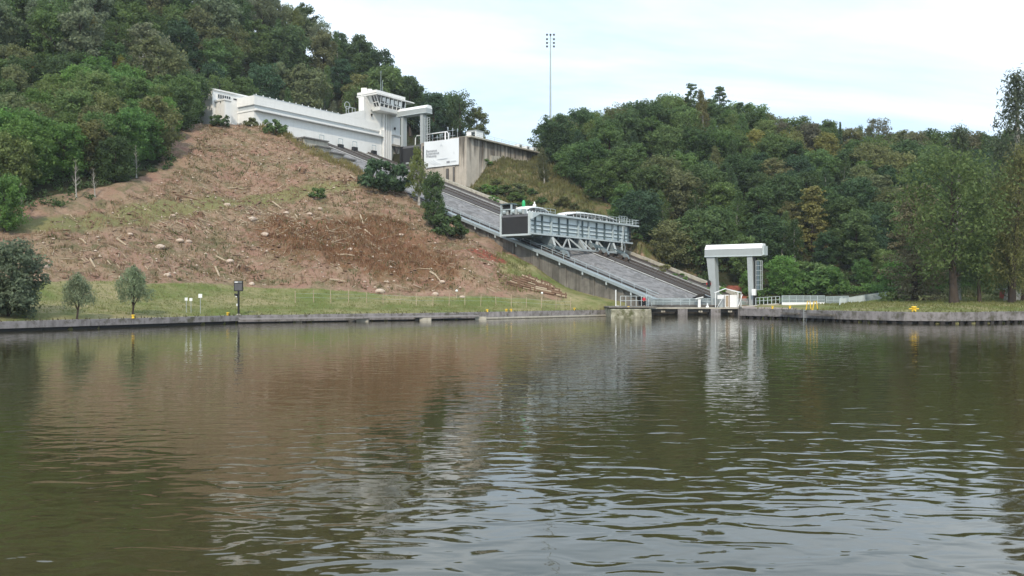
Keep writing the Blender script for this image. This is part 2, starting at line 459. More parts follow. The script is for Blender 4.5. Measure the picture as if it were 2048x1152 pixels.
# ------------------------------------------------------------------ terrain height
PTS = [(-64.0, 118, 5.7), (-53.0, 128, 5.4), (-43.8, 140, 5.2), (-34.4, 142, 4.8), (-26.5, 143, 4.3), (-18.7, 146, 3.7),
 (-10.5, 148, 3.4), (-2.1, 150, 3.2), (9.7, 153, 2.8), (-68.6, 126.4, 10.3), (-71.0, 130.9, 12.7), (-73.7, 135.8, 15.4),
 (-60.8, 129.1, 8.9), (-65.2, 138.5, 14.0), (-69.4, 147.4, 18.9), (-55.8, 134.9, 9.1), (-59.9, 144.7, 14.5), (-65.0, 157.0, 21.2),
 (-51.6, 144.8, 11.1), (-58.4, 163.7, 21.4), (-67.1, 188.2, 34.7), (-73.2, 205.2, 43.9), (-45.4, 151.8, 11.5), (-51.4, 171.6, 22.2),
 (-59.1, 197.3, 36.2), (-63.4, 211.0, 44.0), (-37.4, 154.6, 11.6), (-42.3, 174.7, 22.6), (-48.7, 201.0, 36.8), (-50.6, 208.8, 41.1),
 (-44.7, 203.7, 37.8), (-29.0, 156.7, 11.7), (-32.8, 177.1, 22.8), (-35.3, 190.8, 30.3), (-20.6, 161.2, 11.9), (-22.7, 177.6, 20.8),
 (-23.3, 182.2, 23.4), (-12.9, 156.7, 8.1), (-13.6, 165.9, 13.1), (-6.7, 158, 10.0), (-2.3, 166, 11.2), (-2.2, 158, 7.7), (3.2, 157, 5.5),
 (-74.9, 128, 12.5), (-96.5, 165, 31.0), (-114.1, 195, 47.0), (-89.5, 190, 40.5), (-105.9, 225, 60.0), (-134.6, 230, 67.8),
 (-153.3, 262, 91.6), (-103.4, 250, 73.3), (-117.9, 285, 99.3), (-113, 150, 28), (-150, 220, 66), (-160, 300, 104),
 # behind the winch building and up the wooded hill
 (-82, 229.6, 46), (-64.8, 254.1, 46), (-52.7, 271.3, 46.5), (-84, 216, 45), (-72, 300, 86), (-60, 300, 79), (-37, 290, 61), (-29, 290, 54),
 (-20, 285, 48.5), (-90, 280, 84), (-40, 330, 66), (0, 330, 50),
 # right of the incline
 (49.2, 190.2, 2.9), (2.4, 258, 41.6), (8.9, 235, 32.9), (13.6, 225, 27.9), (21.3, 212, 22.9), (28.8, 205, 17.9), (36.3, 195, 9.1),
 (50.3, 185, 3.6), (64.4, 180, 3.4), (77.6, 175, 3.1), (98.7, 170, 3.1), (16.4, 270, 48.0), (26.3, 262, 46.7), (48.3, 225, 23.3),
 (60, 282, 55), (45, 281, 53.5), (87.2, 265, 42.7), (72.4, 220, 21.0), (100.4, 260, 37.5), (81.1, 210, 15.7), (125.1, 250, 34.8), (102.6, 205, 14.0),
 (146.3, 250, 36.2), (196.6, 250, 36.2), (73.2, 165, 2.7), (70.1, 140, 2.4), (81.3, 140, 2.4), (60, 150, 2.3), (100, 145, 2.4),
 (-11.3, 238.4, 33), (-7.3, 244, 38.7), (-2.3, 251.4, 43.4), (10, 270, 48.6), (60, 350, 56), (150, 350, 46), (150, 180, 3.5), (180, 150, 3),
 (58, 122, 1.55), (75, 127, 1.6), (48, 135, 1.5)]
# a band along both sides of the incline follows its slope
for v in (-5, -20, -35, -50, -65, -80):
    p = W(45.0, v, plane_z(v) + 0.2); PTS.append(tuple(p))
for u, v, dz in ((-2, 0, -1.1), (-2, -6, -2.95), (-2, -12, -3.9), (-2, -17, -4.6), (-6, -8, -3.2), (-2, -22, -3.1), (-2, -29.3, -2.7), (-2, -45, -0.3), (-2, -65, 1.5), (-3, -85, 1.5), (-4, -100, 1.5)):
    p = W(u, v, plane_z(v) + dz); PTS.append(tuple(p))
QL = [(-108, 12), (-86, 45), (-36.6, 117), (-8, 132.5), (17.3, 154)]                     # left quay's water edge
QR = [(37, 142.3), (42, 136), (43.6, 129), (47, 121.8), (52, 116.2), (57.5, 115), (70, 119.0), (92, 128), (130, 145)]
for a, b in zip(QL[:-1], QL[1:]):
    for k in range(6):
        s = k / 6
        d = Vector((b[0] - a[0], b[1] - a[1])).normalized()
        PTS.append((a[0] + (b[0] - a[0]) * s - d.y * 2.0, a[1] + (b[1] - a[1]) * s + d.x * 2.0, 1.05))
P_ = np.array(PTS, float)
_c = 3.0
_A = np.sqrt(((P_[:, None, :2] - P_[None, :, :2]) ** 2).sum(2) + _c * _c)
_n = len(P_)
_K = np.zeros((_n + 3, _n + 3)); _K[:_n, :_n] = _A + np.eye(_n) * -0.6
_K[:_n, _n] = 1; _K[:_n, _n + 1:] = P_[:, :2]; _K[_n:, :_n] = _K[:_n, _n:].T
_w = np.linalg.solve(_K, np.concatenate([P_[:, 2], [0, 0, 0]]))
def _rbf(x, y):
    x = np.asarray(x, float).ravel(); y = np.asarray(y, float).ravel()
    out = np.empty(len(x))
    for i in range(0, len(x), 20000):
        q = np.stack([x[i:i + 20000], y[i:i + 20000]], 1)
        d = np.sqrt(((q[:, None, :] - P_[None, :, :2]) ** 2).sum(2) + _c * _c)
        out[i:i + 20000] = d @ _w[:_n] + _w[_n] + q @ _w[_n + 1:]
    return out
_rng = np.random.default_rng(7)
_lat = _rng.random((256, 256))
def vnoise(x, y):
    xi = np.floor(x).astype(int); yi = np.floor(y).astype(int)
    fx = x - xi; fy = y - yi
    fx = fx * fx * (3 - 2 * fx); fy = fy * fy * (3 - 2 * fy)
    a = _lat[xi % 256, yi % 256]; b = _lat[(xi + 1) % 256, yi % 256]
    c = _lat[xi % 256, (yi + 1) % 256]; d = _lat[(xi + 1) % 256, (yi + 1) % 256]
    return (a * (1 - fx) + b * fx) * (1 - fy) + (c * (1 - fx) + d * fx) * fy - 0.5
def fbm(x, y, s, o=4):
    r = 0; a = 1.0
    for k in range(o):
        r = r + a * vnoise(x * s + 17.3 * k, y * s + 5.1 * k); s = s * 2.03; a *= 0.5
    return r
def in_poly(x, y, poly):
    inside = np.zeros(len(x), bool); n = len(poly); j = n - 1
    for i in range(n):
        xi, yi = poly[i]; xj, yj = poly[j]
        c = ((yi > y) != (yj > y)) & (x < (xj - xi) * (y - yi) / (yj - yi + 1e-12) + xi)
        inside ^= c; j = i
    return inside
def dist_line(x, y, pl):
    d = np.full(len(x), 1e9)
    for (ax, ay), (bx, by) in zip(pl[:-1], pl[1:]):
        vx, vy = bx - ax, by - ay; L = vx * vx + vy * vy
        s = np.clip(((x - ax) * vx + (y - ay) * vy) / L, 0, 1)
        d = np.minimum(d, np.hypot(x - ax - s * vx, y - ay - s * vy))
    return d
BASIN = [(-150, -9), (-108.5, 12)] + [(x - 0.5, y + 0.4) for x, y in QL[1:]] + [(20, 157), (28, 164), (45, 158), (39.5, 147)] + \
        [(x + 0.35, y + 0.4) for x, y in QR] + [(165, 160), (200, -9)]
def sstep(a, b, x):
    t_ = np.clip((x - a) / (b - a), 0, 1); return t_ * t_ * (3 - 2 * t_)
BROWN = [(-85, 108), (-64, 118), (-53, 128), (-43.8, 140), (-26.5, 143.5), (-10, 149), (9.7, 153.5), (12, 162), (-8, 178), (-22, 190), (-44, 206),
         (-62, 215), (-76, 207), (-73, 190), (-70.5, 172), (-70.5, 158), (-76, 147), (-81, 133), (-86, 126), (-92, 118)]
def height(x, y):
    x = np.asarray(x, float).ravel(); y = np.asarray(y, float).ravel()
    z = _rbf(np.clip(x, -190, 230), np.clip(y, 20, 360))
    z = np.clip(z, 1.0, 125)
    far = np.maximum(np.maximum(np.abs(x) - 230, y - 360), 0)
    z = z * np.exp(-far / 900.0)
    br = in_poly(x, y, BROWN)
    steep = sstep(3.5, 9, z)
    z = z + steep * (fbm(x, y, 0.09, 3) * 1.6 + np.where(br, fbm(x, y, 0.45, 3) * 0.9, 0))
    z = np.where(y < 20, 1.0 + np.clip((20 - y) * 0.0, 0, 1), z)
    u = (x - N0[0]) * CU[0] + (y - N0[1]) * CU[1]
    v = (x - N0[0]) * DV[0] + (y - N0[1]) * DV[1]
    inc = (u > -0.2) & (u < 42.6) & (v > -112) & (v < 4)
    z = np.where(inc, np.minimum(z, plane_z(v) - 1.6), z)
    z = np.where((u >= 42.6) & (u < 47.9) & (v > -106) & (v < -78.6), np.minimum(z, plane_z(v) - 1.0), z)
    z = np.where((u > 48.2) & (u < 125) & (v > -106) & (v < -78.9), 44.5, z)
    z = np.where((u > -2.5) & (u < 52) & (v > -126) & (v < -106.3), np.minimum(z, 43.0), z)
    z = np.where((u > -9) & (u < -1) & (v > -117) & (v < -107), np.minimum(z, 44.2), z)
    low = (v >= 4) & (u > -4) & (u < 43) & (y > 155)
    z = np.where(low, np.minimum(z, 1.75), z)
    z = np.where(in_poly(x, y, BASIN), -2.5, z)
    return z
def hz(x, y):
    return float(height([x], [y])[0])

def axis(fine0, fine1, step, far):
    a = list(np.arange(fine0, fine1, step)); s = step; lo = a[0]; hi = a[-1]
    left = []; right = []
    while lo > -far:
        s *= 1.35; lo -= s; left.append(lo)
    s = step
    while hi < far:
        s *= 1.35; hi += s; right.append(hi)
    return np.array(left[::-1] + a + right)
ax_ = axis(-112, 132, 0.9, 2500); ay_ = axis(88, 300, 0.9, 2500)
gx, gy = np.meshgrid(ax_, ay_)
nx, ny = len(ax_), len(ay_)
gz = height(gx, gy)
co = np.stack([gx.ravel(), gy.ravel(), gz], 1)
ii = np.arange(nx * ny).reshape(ny, nx)
fq = np.stack([ii[:-1, :-1], ii[:-1, 1:], ii[1:, 1:], ii[1:, :-1]], 2).reshape(-1, 4)
me = bpy.data.meshes.new('hillside')
me.vertices.add(len(co)); me.vertices.foreach_set('co', co.astype(np.float32).ravel())
me.loops.add(len(fq) * 4); me.loops.foreach_set('vertex_index', fq.astype(np.int32).ravel())
me.polygons.add(len(fq))
me.polygons.foreach_set('loop_start', np.arange(0, len(fq) * 4, 4, dtype=np.int32))
me.polygons.foreach_set('loop_total', np.full(len(fq), 4, dtype=np.int32))
me.update(calc_edges=True)
me.polygons.foreach_set('use_smooth', [True] * len(fq))
X, Y = gx.ravel(), gy.ravel()
U = (X - N0[0]) * CU[0] + (Y - N0[1]) * CU[1]
V = (X - N0[0]) * DV[0] + (Y - N0[1]) * DV[1]
brown_m = in_poly(X, Y, BROWN)
def soft(poly_or_mask, x=X, y=Y):
    return poly_or_mask.astype(float)
GRASSL = [(-130, -20), (-64, 118), (-53, 128), (-43.8, 140), (-26.5, 143), (-10.5, 148), (-2, 150), (9.7, 153), (26, 156), (28, 150), (-8, 128), (-36, 112), (-110, -20)]
VALLEY = [(-3, 153.5), (-1, 160), (8, 160), (10, 152), (26, 152), (26, 157), (6, 168), (-3, 171)]
m_grass = soft(in_poly(X, Y, GRASSL) | in_poly(X, Y, VALLEY) | ((Y < 158) & (X > 36)) | ((Y < 176) & (X > 44)) | (Y < 90))
PATH = [(-76, 133), (-70, 137), (-62, 152.5), (-57, 161), (-50, 172), (-44, 178), (-40, 181), (-34, 184)]
m_path = np.clip(1.5 - dist_line(X, Y, PATH) / 2.4, 0, 1)
RUST = [(-45, 166), (-49, 159), (-40, 151), (-22, 150), (-6, 152), (-8, 158), (-17, 168), (-24, 176), (-30, 171), (-38, 168)]
m_rust = soft(in_poly(X, Y, RUST))
m_red = np.clip(1.5 - np.hypot(X - 49.5, (Y - 193)) / 4.0, 0, 1) + np.clip(1.5 - np.hypot(X - 40.5, (Y - 190)) / 3.0, 0, 1) + \
        np.clip(1.4 - np.hypot(X + 5.6, Y - 163.0) / 3.0, 0, 1) + np.clip(1.3 - np.hypot(X + 2.2, Y - 163.5) / 1.8, 0, 1)
m_scrub = soft((U > 42.5) & (U < 75) & (V > -82) & (V < -12) & (U < 52 + (-V) * 0.16))
m_scrub = np.maximum(m_scrub, soft(in_poly(X, Y, [(-52, 206), (-64, 214), (-47, 206), (-30, 190), (-24, 186), (-30, 188)])))
m_for = soft(~(brown_m | (m_grass > 0.5) | (m_scrub > 0.5) | ((X > -45) & (X < 46) & (Y < 188) & (U < 50))) & (np.hypot(X, Y) < 700) & (co[:, 2] > 1.2))
def blur(a, n):
    a = np.asarray(a, float).reshape(ny, nx)
    for _ in range(n):
        p = np.pad(a, 1, mode='edge')
        a = (p[:-2, 1:-1] + p[2:, 1:-1] + p[1:-1, :-2] + p[1:-1, 2:] + 2 * p[1:-1, 1:-1]) / 6
    return a.ravel()
m_rust = blur(m_rust, 45); m_scrub = blur(m_scrub, 8); m_for = blur(m_for, 5); m_grass = blur(m_grass, 6)
for nm, arr in (('grass', m_grass), ('path', m_path), ('rust', m_rust), ('red', np.clip(m_red, 0, 1)), ('scrub', m_scrub), ('forest', m_for)):
    a = me.attributes.new(nm, 'FLOAT', 'POINT'); a.data.foreach_set('value', np.asarray(arr, np.float32))
me.materials.append(M['ground'])
hill = struct(bpy.data.objects.new('hillside', me)); col.objects.link(hill)

# ------------------------------------------------------------------ water
wm = MB()
xs = list(np.linspace(-150, 200, 30)); ys = list(np.linspace(-9, 175, 20))
vsW = [(x, y, 0.0) for y in ys for x in xs]
fsW = [(j * 30 + i, j * 30 + i + 1, (j + 1) * 30 + i + 1, (j + 1) * 30 + i) for j in range(19) for i in range(29)]
wm.add(vsW, fsW)
water = struct(wm.build('water', M['water'], smooth=True))

# ================================================================== the incline
VT, VB = -106.0, 1.6
def pieces(v0, v1, step):
    n = max(1, int(round((v1 - v0) / step)))
    e = np.linspace(v0, v1, n + 1)
    return list(zip(e[:-1], e[1:]))
mb = MB()
mb.ramp(0.6, 8.0, VT, -2.4, -4.0, -0.25); mb.ramp(8.0, 42.0, VT, VB, -4.0, -0.25)
struct(mb.build('incline_slab', M['track']))

# retaining side wall in bays, with open joints
side = empty('side_wall', W(0, -20, 0), 'tall stained concrete retaining wall along the near edge of the incline', 'wall')
for a, b in pieces(VT + 1, -2.4, 6.0):
    m = MB()
    za, zb = plane_z(a), plane_z(b)
    m.hexa([W(-0.1, a + .03, za - 9), W(-0.1, b - .03, zb - 9), W(0.9, b - .03, zb - 9), W(0.9, a + .03, za - 9),
            W(-0.1, a + .03, za), W(-0.1, b - .03, zb), W(0.9, b - .03, zb), W(0.9, a + .03, za)])
    m.build('wall_bay', M['conc_side'], side)
    m = MB(); m.box(-0.32, -0.1, a + 2.9, a + 3.3, za - 9, za - 1.25)
    m.build('buttress', M['conc_side'], side)

# galvanised walkway on the wall head
walk = empty('walkway', W(0, -20, plane_z(-20)), 'long blue grey steel walkway sloping down the near edge of the incline', 'walkway')
for a, b in pieces(-49, 1.0, 5.0):
    m = MB(); m.ramp(-0.95, 1.5, a + .02, b - .02, 0.28, 0.42); m.build('deck_panel', M['walk'], walk)
    m = MB(); m.ramp(-1.05, -0.95, a + .02, b - .02, 0.02, 0.55); m.build('fascia', M['walk'], walk)
    m = MB(); m.ramp(-0.95, -0.75, a + .5, a + .75, -0.55, 0.02); m.build('bracket', M['steel_light'], walk)
    for vv in (a + .1, a + 2.6):
        m = MB(); z = plane_z(vv); m.bar(W(1.4, vv, z + .42), W(1.4, vv, z + 1.35), .07); m.build('railing_post', M['steel'], walk)
m = MB(); m.bar(W(1.4, -49, plane_z(-49) + 1.35), W(1.4, 1, plane_z(1) + 1.35), .07); m.build('handrail', M['steel'], walk)
m = MB(); m.bar(W(1.4, -49, plane_z(-49) + .9), W(1.4, 1, plane_z(1) + .9), .05); m.build('handrail', M['steel'], walk)
for k, vv in enumerate((-44, -40)):   # broad cable trough beside the walkway's head
    m = MB(); m.ramp(2.1 + k * 1.1, 2.9 + k * 1.1, -60, -30, 0.2, 0.6); m.build('cable_trough', M['steel_light'], walk)

t = NT('canal_concrete')
c = t.mix(t.ramp(t.noise(0.4, 7, 0.65), 0.3, 0.7), (0.56, 0.50, 0.43), (0.42, 0.375, 0.32))
sx_ = t.n('ShaderNodeSeparateXYZ'); t.link(t.position(), sx_.inputs[0])
hm_ = t.n('ShaderNodeMapRange'); hm_.inputs['From Min'].default_value = 37; hm_.inputs['From Max'].default_value = 46.5
t.link(sx_.outputs['Z'], hm_.inputs['Value'])
st = t.ramp(t.math('ADD', t.noise(0.85, 5, 0.65, sc=(1, 1, 0.05)), t.math('MULTIPLY', hm_.outputs[0], 0.26)), 0.60, 0.76)
c = t.mix(t.math('MULTIPLY', st, 0.9), c, (0.085, 0.075, 0.065))
c = t.mix(t.math('MULTIPLY', t.ramp(t.noise(2.2, 6, 0.7), 0.55, 0.75), 0.35), c, (0.2, 0.17, 0.14))
t.bump(t.noise(3.0, 7, 0.7), 0.05, 0.5)
M['canal'] = t.out(c, 0.9, 0, 0.2)
# shotcrete bank between near track and middle track (a real uneven surface)
us = np.linspace(4.0, 16.9, 26); vv_ = np.linspace(0, 1, 150)
gu, gv = np.meshgrid(us, vv_)
gv = -100 + gv * (100 + np.clip((gu - 7.2) / 0.75, -2.4, 1.6))
rise = np.interp(gu, [4, 6, 9, 14, 16.9], [0.05, -0.1, 0.3, 1.0, 1.35])
gzz = plane_z(gv) + rise - 0.2 + fbm(gu, gv, 0.35, 4) * 0.55 * np.interp(gu, [4, 5, 15.5, 16.9], [0, 1, 1, 0])
mm = MB()
mm.v = [tuple(W(a, b, c)) for a, b, c in zip(gu.ravel(), gv.ravel(), gzz.ravel())]
mm.f = [(j * 26 + i, j * 26 + i + 1, (j + 1) * 26 + i + 1, (j + 1) * 26 + i) for j in range(149) for i in range(25)]
struct(mm.build('stone_bank', M['bank']))

def track(u0, u1, rails, label, v0=VT, v1=VB, lift=0.0, strip=None):
    th = empty('rail_track', W((u0 + u1) / 2, -20, plane_z(-20)), label, 'track', 'rail tracks of the incline')
    for a, b in pieces(v0, v1, 12):
        m = MB(); m.ramp(u0, u1, a + .02, b - .02, -0.25, 0.35 + lift); m.build('track_beam', M['track_dark' if lift > .5 else 'track'], th)
    for r in rails:
        m = MB(); m.ramp(r - .26, r + .26, v0, v1, 0.35 + lift, 0.65 + lift); m.build('rail', M['rail'], th)
    if strip:
        for a, b in pieces(v0, v1, 9):
            m = MB(); m.ramp(strip[0], strip[1], a + .15, b - .15, 0.35 + lift, 0.45 + lift); m.build('kerb_slab', M['strip'], th)
    return th
track(1.55, 3.9, (2.3, 3.3), 'nearest rail track beside the steel walkway', v1=-2.4)
track(16.95, 21.2, (18.2, 18.9, 19.9, 20.5), 'wide dark rail track in the middle of the incline', lift=0.9, strip=(16.97, 17.5))
track(26.2, 29.2, (27.2, 28.2), 'rail track between the middle track and the pale parapet', lift=0.2, strip=(25.4, 25.9))
track(31.0, 33.0, (31.6, 32.4), 'narrow rail track second from the pale parapet', lift=0.1, strip=(30.0, 30.5))
track(37.2, 39.6, (38.0, 39.0), 'rail track right beside the pale parapet', lift=0.1, strip=(34.6, 35.1))

par = empty('parapet_wall', W(42.4, -20, plane_z(-20)), 'pale concrete parapet along the far edge of the incline', 'wall')
for a, b in pieces(-84, 0.5, 4.0):
    m = MB(); m.ramp(41.9, 43.0, a + .03, b - .03, -4, 1.05 + random.Random(a).uniform(-.03, .03)); m.build('parapet_block', M['conc_pale'], par)
for a in np.arange(-80, 0, 9.0):
    m = MB(); z = plane_z(a); m.bar(W(41.6, a, z), W(41.6, a, z + 1.0), .25); m.build('stub_post', M['conc_pale'], par)
# low kerb further up where the parapet thins out
# buffer stops against the winch building
for k, (u_, lab) in enumerate(((19.4, 'leftmost'), (26.2, 'second from left'), (31.5, 'third from left'), (39.0, 'rightmost'))):
    b_ = empty('buffer_stop', W(u_, -104.5, plane_z(-104.5)), 'small steel frame where a track meets the white wall, %s of the four' % lab, 'buffer', 'buffer stops at the white wall')
    z = plane_z(-104.5) + 0.8
    m = MB(); m.box(u_ - .8, u_ + .8, -105.2, -104.4, z - .6, z + .9); m.build('base', M['black'], b_)
    m = MB()
    for du in (-.75, .75):
        m.bar(W(u_ + du, -104.8, z + .9), W(u_ + du, -104.8, z + 2.4), .16)
    m.bar(W(u_ - .8, -104.8, z + 2.4), W(u_ + .8, -104.8, z + 2.4), .16)
    m.build('frame', M['steel'], b_)
# machinery ledges near the top of the incline
pl = empty('service_platform', W(8, -98, plane_z(-98)), 'grey concrete service platform beside the tracks below the white wall', 'platform')
for k, (a, b, u0, u1, h) in enumerate(((-105, -100, 9, 17, 1.5), (-99, -95.5, 9, 14, 1.2), (-94, -91, 9, 14, 1.1), (-89.5, -86.5, 9, 13.5, 1.0))):
    m = MB(); m.box(u0, u1, a, b, plane_z(a) - 3, plane_z(a) + h - 1.2); m.build('plinth', M['conc_pale'], pl)
    m = MB(); m.box(u0 - .4, u1, a - .3, b + .6, plane_z(a) + h - 1.18, plane_z(a) + h - .9); m.build('slab', M['track'], pl)
    for vv in (a + .6, (a + b) / 2, b - .6):
        m = MB(); m.box(u0 - .45, u0 - .02, vv - .3, vv + .3, plane_z(a) - 3, plane_z(a) + h - 1.2); m.build('support', M['conc_dark'], pl)

# ================================================================== the tank on the incline
tank = empty('boat_lift_tank', W(17, -26, 15.2), 'long pale blue grey boat lift tank on trusses half way down the incline', 'boat lift')
U0, U1, VA, VZ, ZB, ZT = -4.2, 37.9, -29.7, -23.0, 15.2, 19.0
m = MB(); m.box(U0 + .5, U1 - .3, VA, VZ - .25, ZB, ZB + .5); m.build('tank_floor', M['steel'], tank)
m = MB(); m.box(U0 + .3, U1 - .3, VA, VA + .3, ZB, ZT); m.build('rear_wall', M['steel'], tank)
m = MB(); m.box(U0 + .3, U1 - 1.8, VZ - .5, VZ - .25, ZB, ZT); m.build('side_plate', M['tank_plate'], tank)
m = MB(); m.box(U1 - 1.8, U1 - .2, VA, VZ - .25, ZB, ZT); m.build('end_gate', M['gate'], tank)
RIBS = [(-2.04, .16), (0.34, .16), (3.5, .34), (6.46, .16), (9.78, .16), (13.86, .34), (15.64, .14), (18.13, .34), (21.57, .16), (25.02, .16), (28.57, .34), (31.2, .14), (34.0, .14), (36.0, .14)]
for u_, w in RIBS:
    m = MB(); m.box(u_ - w / 2, u_ + w / 2, VZ - .25, VZ + (.12 if w < .3 else .2), ZB + .1, ZT - .1)
    m.build('rib', M['steel'] if w > .3 else M['steel_dark'], tank)
for z in (16.15, 16.95, 17.75):
    for a, b in zip([U0 + .4] + [r[0] for r in RIBS], [r[0] for r in RIBS] + [U1 - .3]):
        m = MB(); m.box(a + .18, b - .18, VZ - .25, VZ - .05, z - .07, z + .07); m.build('stringer', M['steel_dark'], tank)
m = MB(); m.box(U0 + .4, U1 - .1, VZ - .3, VZ + .22, ZB - .05, ZB + .22); m.build('bottom_flange', M['steel_light'], tank)
# walkway along the tank's upper edge
m = MB(); m.box(U0 + 2.6, U1 + 2.0, VZ - .6, VZ + .75, ZT + .05, ZT + .42); m.build('side_walkway', M['steel_light'], tank)
m = MB(); m.prism([W(U0 + 2.6, VZ - .2, ZT + .42), W(U0 + 2.6, VZ - .2, ZT + .05), W(U0 + .1, VZ - .2, ZT - 1.0), W(U0 + .1, VZ - .2, ZT + .2)], Vector((DV[0], DV[1], 0)) * .9)
m.build('walkway_bracket', M['steel_light'], tank)
m = MB(); m.box(U1 - .2, U1 + 2.0, VA + .6, VZ - .6, ZT + .05, ZT + .3); m.build('end_platform', M['steel_light'], tank)
def railing(parent, pts, h=1.05, step=1.6, mat=None, mids=(0.5,)):
    mat = mat or M['steel_light']
    for a, b in zip(pts[:-1], pts[1:]):
        L = (b - a).length; n = max(1, int(L / step))
        for k in range(n + 1):
            p = a.lerp(b, k / n)
            q = MB(); q.bar(p, p + Vector((0, 0, h)), .07); q.build('railing_post', mat, parent)
        for hh in (h,) + tuple(h * s for s in mids):
            q = MB(); q.bar(a + Vector((0, 0, hh)), b + Vector((0, 0, hh)), .06); q.build('handrail', mat, parent)
railing(tank, [W(12.0, VZ + .7, ZT + .42), W(U1 + 1.95, VZ + .7, ZT + .42), W(U1 + 1.95, VA + .7, ZT + .42)], 1.15, 1.5)
railing(tank, [W(4.0, VA + .1, ZT), W(U1, VA + .1, ZT)], 1.15, 2.2, M['steel'])
railing(tank, [W(U0 + 3, VZ - .5, ZT + .42), W(U0 + 10, VZ - .5, ZT + .42)], 1.1, 1.6, M['steel'])
# near end: black gate in a pale frame
m = MB(); m.box(U0, U0 + .5, VA - .15, VA + .22, ZB - .3, ZT + .25); m.build('gate_post', M['steel_light'], tank)
m = MB(); m.box(U0, U0 + .5, VZ - .30, VZ + .1, ZB - .25, ZT + .35); m.build('gate_post', M['steel_light'], tank)
m = MB(); m.box(U0, U0 + .6, VA + .2, VZ - .3, ZB - .3, ZB + .05); m.build('gate_sill', M['steel_light'], tank)
m = MB(); m.box(U0 + .18, U0 + .5, VA + .23, VZ - .31, ZB + .06, ZT - .55); m.build('gate_leaf', M['gate'], tank)
m = MB(); m.prism([W(U0 + .1, VA + .23, ZT - .55), W(U0 + .1, VA + .23, ZT - .4), W(U0 + .45, VA + .23, ZT + .05), W(U0 + .9, VA + .23, ZT + .05), W(U0 + .9, VA + .23, ZT - .55)],
             W(0, VZ - .31, 0) - W(0, VA + .23, 0)); m.build('gate_top', M['gate_top'], tank)
# gate hoist with its little portal at the left corner, winches
for a, b in ((-29.75, -29.5), (-27.4, -27.15)):
    m = MB(); m.box(U0 + .1, U0 + .4, a, b, ZT, ZT + 2.0); m.build('hoist_post', M['steel'], tank)
m = MB(); m.box(U0 + .05, U0 + 1.9, -29.85, -27.05, ZT + 2.0, ZT + 2.2); m.build('hoist_roof', M['steel_dark'], tank)
m = MB(); m.box(U0 + .7, U0 + 1.8, -29.6, -27.3, ZT + .2, ZT + 1.95); m.build('hoist_cabin', M['gate'], tank)
m = MB(); m.box(U0 + .05, U0 + .4, -29.7, -27.3, ZT + .9, ZT + 1.1); m.build('hoist_beam', M['steel'], tank)
for v_ in (-28.9, -26.9, -25.2):
    m = MB(); m.tube([W(U0 + .5, v_ - .35, ZT + .55), W(U0 + .5, v_ + .35, ZT + .55)], .5, 12); m.build('winch_drum', M['steel'], tank)
    m = MB(); m.box(U0 + .3, U0 + 1.1, v_ + .4, v_ + .85, ZT, ZT + 1.0); m.build('motor_box', M['gantry'], tank)
# trusses under the tank: bottom chord hangs out downhill
def P0(u): return W(u, -23.35, ZB + .0)
def P1(u): return W(u, -21.5, 12.75)
TOPN = [4.2, 10.2, 14.4, 18.6, 22.0, 29.1]; BOTN = [2.6, 5.3, 8.3, 12.9, 14.4, 16.8, 18.4, 20.0, 23.1, 27.4]
for a, b, w in ((4.2, 2.6, .42), (4.2, 5.3, .24), (10.2, 5.3, .26), (10.2, 8.3, .26), (10.2, 12.9, .26), (14.4, 14.4, .42), (14.8, 16.9, .24), (17.6, 14.4, .26), (18.6, 18.4, .42),
                (22.0, 18.4, .26), (22.0, 20.0, .24), (22.2, 23.1, .24), (28.2, 23.1, .24), (29.1, 27.4, .42)):
    m = MB(); m.bar(P0(a), P1(b), w, w * 1.2); m.build('truss_member', M['gantry'], tank)
for a, b in zip(BOTN[:-1], BOTN[1:]):
    m = MB(); m.bar(P1(a), P1(b), .32, .4); m.build('bottom_chord', M['gantry'], tank)
for u_ in (3.3, 14.2, 18.3, 28.2):      # plate webs running back under the tank, their grey darkened for its shadow
    m = MB(); m.prism([W(u_, -23.2, ZB), W(u_, -21.5, 12.7), W(u_, -25.0, 14.0), W(u_, -26.5, ZB)], Vector((CU[0], CU[1], 0)) * .25)
    m.build('web_plate', M['steel_shade'], tank)
for u_ in np.arange(-2.5, 37, 3.1):
    m = MB(); m.box(u_ - .15, u_ + .15, VA + .2, VZ - .4, ZB - .55, ZB - .02); m.build('cross_beam', M['steel_dark'], tank)
for v_ in (-28.6, -26.0):
    m = MB(); m.box(1.5, 29.0, v_ - .25, v_ + .25, ZB - 1.0, ZB - .56); m.build('long_beam', M['steel_dark'], tank)
for u_ in (2.2, 14.5, 18.5, 27.7):
    m = MB(); m.bar(W(u_, -28.5, ZB - .6), W(u_, -22.0, 12.9), .3); m.build('brace', M['steel_dark'], tank)  # dark paint chosen here to imitate shadow under the tank
